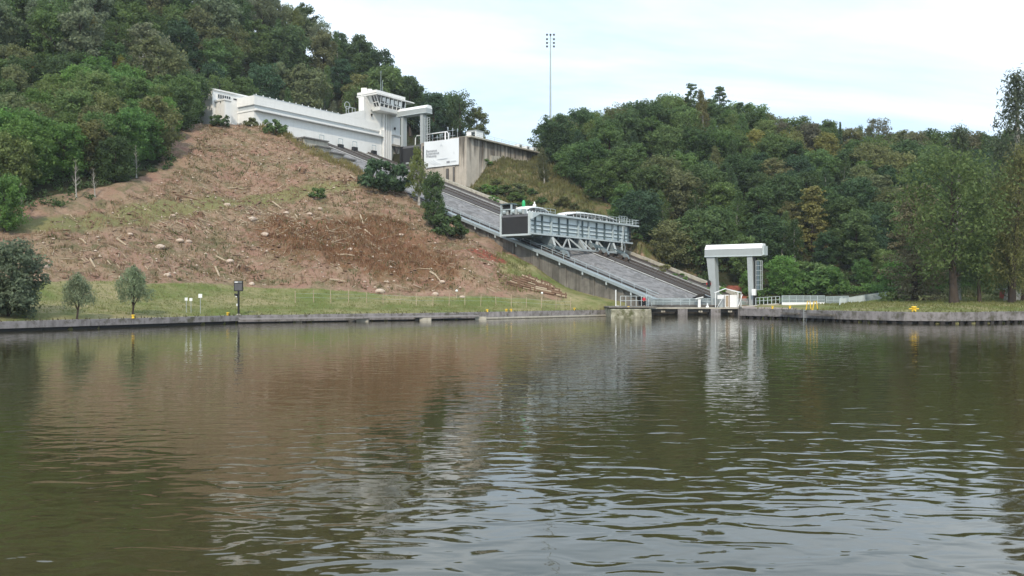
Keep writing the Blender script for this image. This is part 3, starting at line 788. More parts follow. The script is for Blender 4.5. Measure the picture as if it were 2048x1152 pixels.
def bogie(u_, lift):
    zc = lambda v: plane_z(v) + 0.62 + lift
    for du in (-.5, .5):
        for v_ in (-23.2, -21.9, -20.2, -18.9):
            m = MB(); m.tube([W(u_ + du - .12, v_, zc(v_) + .42), W(u_ + du + .12, v_, zc(v_) + .42)], .42, 14); m.build('wheel', M['rail'], tank)
    for v_ in (-22.5, -19.5):
        m = MB(); m.prism([W(u_ - .35, v_ - 1.0, zc(v_ - 1) + .55), W(u_ - .35, v_ + 1.0, zc(v_ + 1) + .55), W(u_ - .35, v_ + .7, zc(v_) + .95), W(u_ - .35, v_, zc(v_) + 1.5), W(u_ - .35, v_ - .7, zc(v_) + 1.35)],
                         Vector((CU[0], CU[1], 0)) * .7); m.build('bogie_frame', M['steel_shade'], tank)
    m = MB(); m.bar(W(u_, -22.9, zc(-22.9) + 1.3), W(u_, -19.2, zc(-19.2) + 1.3), .6, .45); m.build('bogie_beam', M['steel_dark'], tank)
    m = MB(); m.bar(W(u_, -21.3, zc(-21.3) + 1.3), W(u_, -21.6, 12.8), .5); m.build('bogie_leg', M['steel_dark'], tank)
bogie(2.8, 0.0); bogie(18.6, 0.9); bogie(27.7, 0.2)
# ladder hanging at the right end
for du in (0, .6):
    m = MB(); m.bar(W(32.2 + du, VZ + .6, ZT), W(30.2 + du, VZ + 1.2, 13.4), .1); m.build('ladder_rail', M['steel_light'], tank)
for k in range(9):
    s = k / 9; m = MB(); m.bar(W(32.2 - 2 * s, VZ + .6 + .6 * s, ZT - 5.6 * s), W(32.8 - 2 * s, VZ + .6 + .6 * s, ZT - 5.6 * s), .06); m.build('ladder_rung', M['steel_light'], tank)
m = MB(); m.tube([W(32.5 + 1.3 * math.cos(a), VZ + .3, 14.0 + 1.3 * math.sin(a)) for a in np.linspace(-1.4, 1.4, 10)], .09, 5); m.build('cable_hoop', M['steel'], tank)
railing(tank, [W(29.8, VZ + .9, ZT + .42), W(33.6, VZ + .9, ZT + .42)], 1.5, 1.2)
m = MB(); m.box(U0 + .6, U1 - 1.9, VA + .31, VZ - .51, ZB + .51, 18.35); struct(m.build('tank_water', M['water']))

# two trip boats afloat in the tank
def boat(u0, u1, zr0, label, canopy):
    b_ = empty('trip_boat', W((u0 + u1) / 2, -26.4, 18.35), label, 'boat', 'trip boats in the lift tank')
    hw = 2.0; L = u1 - u0
    def ring(u, w, z): return [W(u, -26.4 - w, z), W(u, -26.4 + w, z)]
    m = MB()
    st = [(0, .55), (.06, .85), (.2, 1.0), (.8, 1.0), (.93, .75), (1, .2)]
    vs = []
    for s, k in st:
        u = u0 + s * L
        vs += [W(u, -26.4 - hw * k, 18.1), W(u, -26.4 + hw * k, 18.1), W(u, -26.4 + hw * k * 1.03, 19.35), W(u, -26.4 - hw * k * 1.03, 19.35)]
    fs = []
    for i in range(len(st) - 1):
        for k in range(4):
            fs.append((i * 4 + k, i * 4 + (k + 1) % 4, i * 4 + 4 + (k + 1) % 4, i * 4 + 4 + k))
    fs += [(3, 2, 1, 0), (20, 21, 22, 23)]
    m.add(vs, fs); m.build('hull', M['boat'], b_)
    a, b = canopy
    n = 9
    # glazed cabin with posts
    m = MB(); m.box(a + .7, b - .7, -26.4 - 1.55, -26.4 + 1.55, 19.36, zr0 - .25); m.build('window', M['glass'], b_)
    for k in range(n):
        u = a + .7 + (b - a - 1.4) * k / (n - 1)
        for s in (-1.6, 1.56):
            m = MB(); m.box(u - .07, u + .07, -26.4 + s - .02, -26.4 + s + .06, 19.36, zr0 - .2); m.build('window_post', M['boat'], b_)
    m = MB(); m.box(a + .68, b - .68, -26.4 - 1.6, -26.4 + 1.6, 19.36, 19.72); m.build('cabin_side', M['boat'], b_)
    # cambered roof falling away at both ends
    vs = []; fs = []; ns = 12
    for i in range(ns + 1):
        s = i / ns; u = a + (b - a) * s
        cz = zr0 - .25 + .75 * (1 - abs(2 * s - 1) ** 3) - .35 * (abs(2 * s - 1) ** 6)
        for k, (w, dz) in enumerate(((-1.8, 0), (-1.1, .22), (0, .3), (1.1, .22), (1.8, 0), (1.8, -.14), (-1.8, -.14))):
            vs.append(W(u, -26.4 + w * (1 - .25 * abs(2 * s - 1) ** 4), cz + dz))
    for i in range(ns):
        for k in range(7):
            fs.append((i * 7 + k, i * 7 + (k + 1) % 7, i * 7 + 7 + (k + 1) % 7, i * 7 + 7 + k))
    fs += [tuple(range(7)), tuple(range(ns * 7, ns * 7 + 7))]
    m = MB().add(vs, fs); m.build('roof', M['boat'], b_, smooth=False)
    return b_
boat(-3.4, 9.8, 20.15, 'white trip boat with a short cabin behind the black tank gate', (-3.0, 6.2))
boat(10.6, 36.5, 20.4, 'long white trip boat with an arched roof at the far end of the tank', (11.4, 35.8))
m = MB(); c0 = W(-1.1, -26.4, 20.75)
m.lathe(c0, [(.3, 0), (.33, .2), (.33, .75), (.24, 1.05), (.1, 1.2)], 12)
tag(m.build('signal_cap', M['green'], smooth=True), 'bright green rounded cap standing on the roof of the near boat', 'signal')
m = MB(); c0 = W(2.7, -26.4, 20.95)
m.lathe(c0, [(.3, 0), (.36, .25), (.3, .5), (.14, .62), (.12, .95), (.03, 1.05)], 10)
tag(m.build('roof_fitting', M['boat'], smooth=True), 'small white pointed beacon on the roof of the near boat', 'fitting')  # unidentified white shape, built as a plain roof fitting

# ================================================================== winch building on the hilltop
wb = empty('winch_building', W(25, -112, 43), 'long white winch building with a grey band and raised tower on the hilltop', 'building')
fv = -106.0
def wpart(name, m, mat): return m.build(name, M[mat], wb)
m = MB(); m.box(-1.6, 43.4, -124, fv, 40, 48.6); wpart('lower_wall', m, 'white')
m = MB(); m.box(-1.75, 42.6, -124, fv + 1.2, 48.65, 49.1); wpart('ledge', m, 'white')
m = MB(); m.box(-1.35, 43.0, -124, fv - .1, 49.15, 50.2); wpart('grey_band', m, 'band')
m = MB(); m.box(-1.75, 42.4, -124, fv + .3, 50.2, 52.4); wpart('upper_wall', m, 'white')
m = MB(); m.box(42.4, 43.4, fv - .5, fv + .75, 48.6, 50.6); wpart('band_stop', m, 'white')
m = MB(); m.prism([W(26.9, fv - .3, 52.38), W(36.2, fv - .3, 52.38), W(36.2, fv - .3, 55.2)], Vector((DV[0], DV[1], 0)) * .62); wpart('ramped_parapet', m, 'white')
m = MB(); m.box(-1.8, 27, fv - .2, fv + .36, 52.4, 52.55); wpart('coping', m, 'steel_light')
for u_ in np.arange(-1, 27, 2.1):
    m = MB(); p = W(u_, fv + .1, 52.55); m.boxw(p.x - .1, p.x + .1, p.y - .1, p.y + .1, p.z, p.z + .32); wpart('parapet_lamp', m, 'white')
# tower with the control cabin
m = MB(); m.box(36.2, 51.2, -108, fv + .02, 50.0, 58.7); wpart('tower_wall', m, 'white')
m = MB(); m.box(43.4, 51.2, -119, fv + .01, 47.2, 50.0); wpart('tower_wall', m, 'white')
m = MB(); m.box(43.4, 51.0, -119, fv - 1.5, 40.0, 47.2); wpart('tower_foot', m, 'white')
for k, u_ in enumerate((43.4, 44.35, 45.25, 46.15)):
    m = MB(); m.box(u_, u_ + .55, fv + .3, fv + .85, 40.5, 55.38); wpart('pilaster', m, 'white')
m = MB(); m.box(43.4, 46.7, fv, fv + .3, 40.5, 55.4); wpart('pier', m, 'band')
# window slot and balcony low on the tower
m = MB(); m.box(47.1, 51.2, fv - .1, fv + .35, 49.9, 50.3); wpart('lintel', m, 'white')
m = MB(); m.box(47.3, 51.0, fv - 1.48, fv - 1.3, 47.3, 49.9); wpart('window', m, 'glass')
m = MB(); m.box(48.6, 49.6, fv - 1.28, fv - .5, 47.25, 49.6); wpart('plant_box', m, 'gantry')
m = MB(); m.box(46.8, 51.6, fv - 1.4, fv + .9, 46.6, 47.15); wpart('balcony_slab', m, 'conc')
m = MB(); m.prism([W(48.2, fv + .02, 46.6), W(50.2, fv + .02, 46.6), W(49.2, fv + .02, 44.6)], Vector((DV[0], DV[1], 0)) * .7); wpart('corbel', m, 'conc_dark')
m = MB(); m.box(46.8, 51.4, fv - 1.4, fv + .0, 39.5, 46.6); wpart('concrete_pier', m, 'conc_pale')
for a, b in ((39.0, 54.2), (48.6, 51.8)):
    m = MB(); p = W(a, fv + .35, b); m.lathe(p, [(.16, -.35), (.22, 0), (.34, .25), (.1, .5)], 8); wpart('wall_lamp', m, 'black')
# cabin: floor tray, leaning glass front, overhanging flat roofs
CU0, CU1, CV = 38.8, 49.0, -102.6
def ctr(u, v, z): return W(u, v, z)
m = MB(); m.hexa([W(39.2, fv, 55.4), W(39.2, CV, 55.4), W(49.0, CV, 55.4), W(49.0, fv, 55.4), W(38.9, fv, 56.4), W(38.9, CV + .3, 56.4), W(49.2, CV + .3, 56.4), W(49.2, fv, 56.4)]); wpart('cabin_tray', m, 'white')
m = MB(); m.hexa([W(39.0, fv, 56.4), W(39.0, CV - .1, 56.4), W(49.0, CV - .1, 56.4), W(49.0, fv, 56.4), W(37.4, fv, 59.2), W(37.4, CV + .7, 59.2), W(49.4, CV + .7, 59.2), W(49.4, fv, 59.2)]); wpart('window', m, 'glass')
m = MB(); m.bar(W(39.0, fv + .3, 55.8), W(36.7, fv + .3, 59.5), .6, .6); wpart('side_frame', m, 'white')
m = MB(); m.hexa([W(38.93, fv, 56.4), W(38.93, fv + 1.4, 56.4), W(39.2, fv + 1.4, 56.4), W(39.2, fv, 56.4), W(37.33, fv, 59.2), W(37.33, fv + 1.4, 59.2), W(37.7, fv + 1.4, 59.2), W(37.7, fv, 59.2)]); wpart('blind_panel', m, 'white')
for v_ in (fv + 1.5, fv + 2.5, CV + .1):
    m = MB(); m.bar(W(38.9, v_, 56.4), W(37.3, v_ + .2, 59.2), .2); wpart('mullion', m, 'white')
m = MB(); m.bar(W(38.2, fv + 1.5, 57.5), W(38.2, CV + .25, 57.5), .18); wpart('glazing_bar', m, 'white')
for u_ in np.arange(39.0, 49.3, 1.7):
    m = MB(); m.bar(W(u_, CV, 56.4), W(u_ - .3, CV + .8, 59.2), .26); wpart('mullion', m, 'white')
m = MB(); m.bar(W(38.8, CV + .25, 57.4), W(49.2, CV + .25, 57.4), .18); wpart('glazing_bar', m, 'white')
for k, u_ in enumerate((39.6, 41.3, 43.0, 44.7, 46.4)):
    zz = 57.9 - .25 * (k % 3)
    m = MB(); m.hexa([W(u_, CV + .38, zz), W(u_, CV + .45, zz), W(u_ + 1.3, CV + .45, zz), W(u_ + 1.3, CV + .38, zz), W(u_ - .15, CV + .68, 58.9), W(u_ - .15, CV + .75, 58.9), W(u_ + 1.15, CV + .75, 58.9), W(u_ + 1.15, CV + .68, 58.9)]); wpart('roller_blind', m, 'boat')
m = MB(); m.box(36.4, 52.0, -109, CV + 1.5, 59.2, 59.5); wpart('lower_roof', m, 'white')
m = MB(); m.box(36.6, 48.6, -109, CV + 1.0, 59.75, 60.5); wpart('upper_roof', m, 'white')
m = MB(); m.box(36.9, 48.2, -109, CV + .6, 59.5, 59.75); wpart('roof_joint', m, 'steel_dark')
m = MB(); m.box(36.2, 38, -108.2, fv + .1, 58.7, 59.0); wpart('coping', m, 'white')
for u_, v_, r_, h_ in ((38.0, -107.6, .75, 1.3), (40.3, -107.6, .6, 1.5)):
    m = MB(); p = W(u_, v_, 61.35); m.boxw(p.x - r_, p.x + r_, p.y - r_, p.y + r_, p.z - 1.0, p.z - .8 + h_); wpart('roof_vent', m, 'white')
m = MB(); m.tube([W(37.0, -107.5, 58.7), W(37.0, -107.5, 60.3)], .3, 8); wpart('roof_flue', m, 'white')
# hall and pavilion at the left end
m = MB(); m.box(-9.0, 24, -126, -112.2, 43.5, 53.2); wpart('hall_wall', m, 'white')
m = MB(); m.box(-9.3, 24, -126, -111.9, 53.2, 53.55); wpart('hall_roof', m, 'white')
m = MB(); m.box(-7.6, -3.8, -112.2, -112.1, 51.5, 52.4); wpart('window', m, 'glass')
for u_ in np.arange(-7.6, -3.7, .63):
    m = MB(); m.box(u_ - .05, u_ + .05, -112.2, -112.04, 51.5, 52.4); wpart('mullion', m, 'white')
m = MB(); m.box(-2.9, -2.0, -112.2, -112.08, 51.9, 52.2); wpart('vent_slot', m, 'black')
m = MB(); m.box(-8.0, -6.6, -118.0, -108.3, 43.0, 50.3); wpart('pavilion_wall', m, 'white')
m = MB(); m.box(-8.5, -6.4, -118.6, -108.1, 50.3, 50.7); wpart('pavilion_roof', m, 'white')
for v_ in (-115.0, -113.3, -111.6, -109.75):
    m = MB(); m.box(-8.35, -8.0, v_, v_ + 1.35, 42.5, 50.28); wpart('slab_pilaster', m, 'white')
m = MB(); m.box(-8.2, -8.0, -118, -115.2, 43.2, 50.2); wpart('dark_glazing', m, 'glass')
for z in (45.6, 47.9):
    m = MB(); m.box(-8.26, -8.2, -118, -115.2, z - .06, z + .06); wpart('glazing_bar', m, 'steel')
# antennas and a dish frame on the roof
an = empty('antenna', W(41.5, -104.5, 60.5), 'thin whip antenna with small cross arms on the control cabin roof', 'antenna')
m = MB(); m.tube([W(41.5, -104.5, 60.5), W(41.5, -104.5, 67.0)], [.07, .04], 6); m.build('mast', M['steel'], an)
m = MB(); m.bar(W(41.1, -104.5, 66.6), W(41.9, -104.5, 66.6), .06); m.bar(W(41.5, -104.9, 67.0), W(41.5, -104.1, 67.0), .06); m.build('cross_arm', M['steel'], an)
m = MB(); m.tube([W(42.2, -104.5, 60.5), W(42.2, -104.5, 64.6)], .05, 6); m.build('short_mast', M['steel'], an)
sp = empty('hoist_frame', W(30.5, -107.2, 53.4), 'round grey lattice frame on the parapet left of the tower', 'frame')
for a in range(10):
    a0, a1 = 2 * math.pi * a / 10, 2 * math.pi * (a + 1) / 10
    m = MB(); m.bar(W(30.4 + 1.0 * math.cos(a0), -106.6, 55.6 + 1.0 * math.sin(a0)), W(30.4 + 1.0 * math.cos(a1), -106.6, 55.6 + 1.0 * math.sin(a1)), .16); m.build('ring_bar', M['gantry'], sp)
for u_ in (30.0, 30.9, 32.3, 33.4):
    m = MB(); m.bar(W(u_, -106.6, 52.6), W(u_, -106.6, 55.4), .14); m.build('post', M['gantry'], sp)
m = MB(); m.bar(W(30.0, -106.6, 55.3), W(33.5, -106.6, 55.3), .14); m.build('rail', M['gantry'], sp)

# ------------------------------------------------------------------ upper gate and gantry
OFF[:] = [-5.0, 4.35, -1.05]
ug = empty('upper_gantry', W(52, -102, 47), 'pale gantry over the black upper canal gate beside the tower', 'gantry')
def gprof(u0, zb, z1, z2, d):    # section of the crosshead: upright face, then a face leaning back
    return [(u0, zb), (u0, z1), (u0 + .55, z2), (u0 + d - .3, z2), (u0 + d, z1), (u0 + d, zb)]
def crosshead(parent, u0, d, v0, v1, zb, z1, z2):
    pr_ = gprof(u0, zb, z1, z2, d)
    ext = W(0, v1, 0) - W(0, v0, 0)
    m = MB(); m.prism([W(a, v0, z) for a, z in [(u0, zb + .2), (u0, z1), (u0 + d, z1), (u0 + d, zb + .2)]], ext); m.build('beam', M['gantry'], parent)
    m = MB(); m.prism([W(a, v0, z) for a, z in [(u0 - .05, z1 + .005), (u0 + .7, z2), (u0 + d - .4, z2), (u0 + d + .05, z1 + .005)]], ext); m.build('cap', M['boat'], parent)
    m = MB(); m.prism([W(a, v0 - .04, z) for a, z in [(u0 - .06, zb), (u0 - .06, zb + .2), (u0 + d + .06, zb + .2), (u0 + d + .06, zb)]], W(0, v1 + .08, 0) - W(0, v0, 0)); m.build('trim', M['steel_light'], parent)
crosshead(ug, 51.2, 2.6, -107.2, -96.0, 55.6, 57.0, 57.9)
for v0, v1 in ((-105.9, -105.0), (-98.6, -97.6)):
    m = MB(); m.box(51.6, 53.2, v0, v1, 47.0, 55.6); m.build('pillar', M['gantry'], ug)
m = MB(); m.box(51.5, 52.0, -105.2, -98.6, 41.9, 46.3); m.build('gate_leaf', M['gate'], ug)
m = MB(); m.prism([W(51.5, -105.2, 46.3), W(51.9, -105.2, 47.0), W(52.4, -105.2, 47.0), W(52.4, -105.2, 46.3)], W(0, -98.6, 0) - W(0, -105.2, 0)); m.build('gate_top', M['gate_top'], ug)
for v0, v1, mt in ((-106.0, -105.25, 'black'), (-98.5, -97.9, 'gate_top')):
    m = MB(); m.box(51.2, 52.2, v0, v1, 40.0, 46.9); m.build('gate_guide', M[mt], ug)
m = MB(); m.box(51.0, 52.3, -105.2, -98.5, 39.0, 41.85); m.build('sill_block', M['conc_dark'], ug)
for v_ in (-102.6, -100.8, -99.4):
    m = MB(); m.box(50.6, 51.0, v_ - .5, v_ + .5, 41.6, 42.1); m.build('bracket', M['gantry'], ug)
# ladder lattice on the gantry's right
lt = empty('lattice_ladder', W(53, -96.9, 47), 'narrow steel lattice ladder rising beside the upper gantry', 'ladder')
for du, dv in ((0, 0), (0, 1.0), (1, 0), (1, 1.0)):
    m = MB(); m.bar(W(52 + du, -97.2 + dv, 47), W(52 + du, -97.2 + dv, 54.6), .12); m.build('upright', M['gantry'], lt)
for k in range(11):
    z = 47.4 + k * .68
    m = MB(); m.bar(W(52, -97.2, z), W(52, -96.2, z + (.5 if k % 2 else 0)), .09); m.bar(W(52, -96.2, z), W(53, -96.2, z + .4), .09); m.build('rung', M['gantry'], lt)

# banner wall and upper canal trough
cw = empty('canal_end_wall', W(53, -90, 40), 'weathered concrete end wall of the upper canal behind the white banner', 'wall')
for k, (a, b) in enumerate(((-97.85, -93.0), (-93.0, -89.2), (-89.2, -85.6), (-85.6, -81.75))):
    m = MB(); m.box(51.2 + .12 * (k % 2), 56, a + .03, b - .03, 28, 47.2 + (.3 if k == 3 else 0)); m.build('wall_bay', M['canal'], cw)
m = MB(); m.box(50.9, 51.2, -86.2, -85.7, 28, 39.5); m.build('drain_chase', M['conc_dark'], cw)
m = MB(); m.box(50.9, 51.2, -88.6, -87.8, 28, 39.2); m.build('drain_chase', M['conc_dark'], cw)
m = MB(); m.box(51.0, 51.3, -97.2, -96.8, 41, 46.2); m.build('slot', M['black'], cw)
aq = empty('aqueduct_wall', W(70, -82, 40), 'long stained concrete canal wall with a projecting deck on the right of the banner', 'wall')
for a, b in pieces(56.05, 128, 5.2):
    m = MB(); m.box(a + .03, b - .03, -88, -81.75, 26, 47.3); m.build('wall_bay', M['canal'], aq)
    m = MB(); m.box(a + 2.4, a + 3.0, -81.75, -81.5, 30, 47.2); m.build('rib', M['canal'], aq)
m = MB(); m.hexa([W(62, -81.7, 28), W(62, -81.2, 28), W(95, -81.2, 28), W(95, -81.7, 28), W(62, -81.7, 43.6), W(62, -81.2, 43.6), W(95, -81.2, 45.2), W(95, -81.7, 45.2)]); m.build('lower_facing', M['conc_pale'], aq)
for a, b in pieces(52, 128, 8):
    m = MB(); m.box(a + .02, b - .02, -88, -80.7, 47.32, 47.75); m.build('deck_slab', M['conc_pale'], aq)
railing(aq, [W(52.5, -81.0, 47.75), W(127, -81.0, 47.75)], 1.0, 3.4, M['steel_light'])
for u_, lab in ((78, 'first'), (82, 'second'), (85.5, 'third'), (89.5, 'fourth'), (93, 'fifth')):
    w_ = empty('white_cabinet', W(u_, -83, 47.75), 'white cabinet on the canal deck, %s of the row from the banner' % lab, 'cabinet', 'white cabinets on the canal deck')
    m = MB(); m.box(u_ - .8, u_ + .8, -84, -82.2, 47.75, 49.05); m.build('body', M['boat'], w_)
    m = MB(); m.box(u_ - .55, u_ + .3, -82.19, -82.12, 48.1, 48.8); m.build('door', M['steel_dark'], w_)
struct(MB().box(52.5, 128, -105, -98.7, 46.0, 46.4).build('canal_water', M['water']))

# the banner
bn = empty('banner', W(50.9, -90.5, 43.5), 'large white banner with grey writing hung on the concrete canal wall', 'banner')
bm_ = MB()
nb = 14
for i in range(nb + 1):
    s = i / nb; v_ = -96.5 + s * 12.4
    zt = 47.35 + .12 * math.sin(s * 3.1) * -1; zb = 40.0 - (.25 if i == 1 else 0) + (.35 if i == 0 else 0)
    for k in range(7):
        bm_.v.append(tuple(W(50.95 - .06 * math.sin(s * 9 + k * .5), v_, zb + (zt - zb) * k / 6)))
for i in range(nb):
    for k in range(6):
        bm_.f.append((i * 7 + k, i * 7 + k + 1, i * 7 + 8 + k, i * 7 + 7 + k))
bc_ = bm_.build('cloth', M['banner'], bn)
so = bc_.modifiers.new('thick', 'SOLIDIFY'); so.thickness = .03
def banner_text(s, v, z, size, mat='ink'):
    cu = bpy.data.curves.new('lettering', 'FONT'); cu.body = s; cu.size = size; cu.extrude = .004; cu.offset = size * .012
    o = bpy.data.objects.new('lettering', cu); col.objects.link(o); cu.materials.append(M[mat])
    o.parent = bn
    p = W(50.78, v, z) - bn.location
    rot = Matrix(((DV[0], 0, -CU[0]), (DV[1], 0, -CU[1]), (0, 1, 0))).to_4x4()
    o.matrix_local = Matrix.Translation(p) @ rot
    bpy.context.view_layer.update()
    me = bpy.data.meshes.new_from_object(o.evaluated_get(bpy.context.evaluated_depsgraph_get()))
    w_ = bpy.data.objects.new('lettering', me); col.objects.link(w_); w_.parent = bn
    w_.matrix_local = Matrix.Translation(p) @ rot
    bpy.data.objects.remove(o)
    return w_
banner_text('Bienvenue', -95.7, 44.3, .95)
banner_text('& bienvenue', -95.7, 43.55, .95)
banner_text('Welcome', -95.7, 42.8, .95)
banner_text('iP', -95.6, 40.6, .9)
banner_text('A', -90.6, 45.5, 1.2, 'ink_pale')
for a, b, c_, d_, mt in ((-91.6, -88.0, 41.95, 42.1, 'ink_pale'), (-88.3, -87.2, 40.75, 41.25, 'ink'), (-86.9, -84.9, 40.9, 41.2, 'ink_pale'), (-85.8, -85.6, 43.0, 43.6, 'ink_pale')):
    m = MB(); m.box(50.77, 50.80, a, b, c_, d_); m.build('printed_mark', M[mt], bn)
for k in range(3):
    m = MB(); pts = [W(50.79, -94.8 + k * .8 + 2.6 * s * s, 42.2 - 1.7 * s + k * .1) for s in np.linspace(0, 1, 7)]
    m.tube(pts, .04, 4); m.build('printed_line', M['ink_pale'], bn)

# substation frame of tubes and insulators behind the banner
ss = empty('switchgear_frame', W(58, -92, 47.3), 'white pipe frame with electrical insulators above the concrete end wall', 'switchgear')
m = MB(); m.tube([W(55, -103.4, 47.2), W(55, -103.3, 49.7), W(55, -102.8, 50.3), W(55, -91.6, 50.3), W(55, -91.0, 49.7), W(55, -90.9, 47.3)], .14, 8); m.build('pipe_loop', M['boat'], ss)
m = MB(); m.bar(W(55, -92.2, 47.3), W(55, -92.2, 50.2), .35); m.build('post', M['boat'], ss)
rr = random.Random(4)
for k in range(9):
    v_ = -99.4 + k * .95; h_ = 47.3; top = 50.2 + rr.uniform(.2, 2.4)
    m = MB(); m.bar(W(58 + (k % 3), v_, h_), W(58 + (k % 3), v_, top), .12); m.build('insulator_post', M['gantry'], ss)
    m = MB(); m.lathe(W(58 + (k % 3), v_, top - 1.0), [(.1, 0), (.26, .1), (.1, .2), (.26, .35), (.1, .45), (.26, .6), (.08, .8)], 7); m.build('insulator', M['steel'], ss)
for z in (48.6, 49.7, 51.2):
    m = MB(); m.bar(W(58, -99.8, z), W(58, -91, z), .1); m.build('busbar', M['steel'], ss)
for v_ in (-99, -95.5, -91.6):
    m = MB(); m.box(57.3, 58.3, v_ - .6, v_ + .6, 47.25, 48.5); m.build('cabinet', M['gantry'], ss)
vh = empty('white_shed', W(58, -84, 47.6), 'small white shed with a dark window at the corner of the canal wall', 'shed')
m = MB(); m.box(56.2, 59.5, -85.6, -82.2, 47.75, 49.9); m.build('wall', M['boat'], vh)
m = MB(); m.box(56.0, 59.7, -85.8, -82.0, 49.9, 50.05); m.build('roof', M['gantry'], vh)
m = MB(); m.box(56.12, 56.2, -83.9, -82.6, 48.3, 49.6); m.build('window', M['glass'], vh)

OFF[:] = [0.0, 0.0, 0.0]
# floodlight mast behind the ridge
fl = empty('floodlight_mast', (12.4, 282, 48), 'very tall thin floodlight mast standing against the sky', 'mast')
bx_, by_ = 12.4, 282.0
m = MB(); m.tube([(bx_, by_, 46), (bx_, by_, 87.2)], [.42, .16], 10); m.build('pole', M['steel'], fl)
def z_of(py): return 4.2 + (584 - py) / 1750 * by_
for k, py in enumerate((69, 78, 85.5, 92.5)):
    z = z_of(py)
    m = MB(); m.bar((bx_ - 1.15, by_, z + .1), (bx_ + 1.15, by_, z + .1), .05); m.build('cross_arm', M['steel_light'], fl)
    for dx in ((-1.12, 0, 1.12) if k < 1 else (-1.12, 1.12)):
        m = MB(); m.hexa([(bx_ + dx - .28, by_ - .35, z - .5), (bx_ + dx + .28, by_ - .35, z - .5), (bx_ + dx + .3, by_ + .25, z - .1), (bx_ + dx - .3, by_ + .25, z - .1),
                          (bx_ + dx - .28, by_ - .35, z + .15), (bx_ + dx + .28, by_ - .35, z + .15), (bx_ + dx + .3, by_ + .25, z + .3), (bx_ + dx - .3, by_ + .25, z + .3)]); m.build('floodlight', M['black'], fl)

# ================================================================== lower gantry
lg = empty('lower_gantry', W(16, 9.6, 1.9), 'big grey lifting gate gantry with a white top at the foot of the incline', 'gantry')
GV0, GV1, GU = 4.1, 15.0, 14.6
crosshead(lg, GU, 2.4, GV0, GV1, 10.75, 12.15, 13.05)
m = MB(); m.box(GU + .3, GU + 2.3, GV1, GV1 + .35, 10.9, 12.6); m.build('end_plate', M['steel_light'], lg)
m = MB(); m.hexa([W(GU + .2, 5.45, 1.6), W(GU + .2, 6.45, 1.6), W(GU + 1.7, 6.45, 1.6), W(GU + 1.7, 5.45, 1.6),
                  W(GU + .2, 4.35, 10.75), W(GU + .2, 5.95, 10.75), W(GU + 2.0, 5.95, 10.75), W(GU + 2.0, 4.35, 10.75)]); m.build('pillar', M['gantry'], lg)
m = MB(); m.hexa([W(GU + .2, 12.6, 1.6), W(GU + .2, 13.5, 1.6), W(GU + 1.9, 13.5, 1.6), W(GU + 1.9, 12.6, 1.6),
                  W(GU + .2, 12.2, 10.75), W(GU + .2, 13.2, 10.75), W(GU + 2.2, 13.2, 10.75), W(GU + 2.2, 12.2, 10.75)]); m.build('pillar', M['gantry'], lg)
m = MB(); m.box(GU + .5, GU + 1.4, 13.5, 13.75, 1.8, 10.6); m.build('guide_slot', M['black'], lg)
for v_ in (13.85, 14.75):
    for u_ in (GU + .3, GU + 1.1):
        m = MB(); m.bar(W(u_, v_, 4.6), W(u_, v_, 9.9), .11); m.build('cage_post', M['gantry'], lg)
for k in range(7):
    z = 4.6 + k * .88
    m = MB(); m.bar(W(GU + .3, 13.85, z), W(GU + .3, 14.75, z), .09); m.bar(W(GU + .3, 14.75, z), W(GU + 1.1, 14.75, z), .09); m.build('cage_hoop', M['gantry'], lg)
m = MB(); m.box(GU + .3, GU + .5, 14.0, 14.5, 4.6, 9.9); m.build('cage_back', M['steel_dark'], lg)
sg = empty('traffic_signal', W(GU - .1, 5.0, 7.2), 'red and black traffic signal on the left leg of the lower gantry', 'signal')
m = MB(); m.box(GU - .35, GU + .2, 4.6, 5.3, 5.55, 5.95); m.build('bracket', M['red'], sg)
m = MB(); m.box(GU - .3, GU + .1, 3.6, 4.6, 5.65, 5.9); m.build('arm', M['black'], sg)
m = MB(); m.lathe(W(GU - .2, 5.05, 5.2), [(.2, 0), (.32, .2), (.32, 1.0), (.2, 1.2)], 10); m.build('lamp_housing', M['black'], sg)
cb = empty('control_box', W(GU - .1, 13.9, 1.9), 'white control box on a black post at the right leg of the lower gantry', 'box')
m = MB(); m.bar(W(GU - .4, 13.75, 1.7), W(GU - .4, 13.75, 3.6), .22); m.build('post', M['black'], cb)
m = MB(); m.box(GU - .65, GU - .15, 13.4, 14.1, 3.6, 4.75); m.build('box', M['boat'], cb)

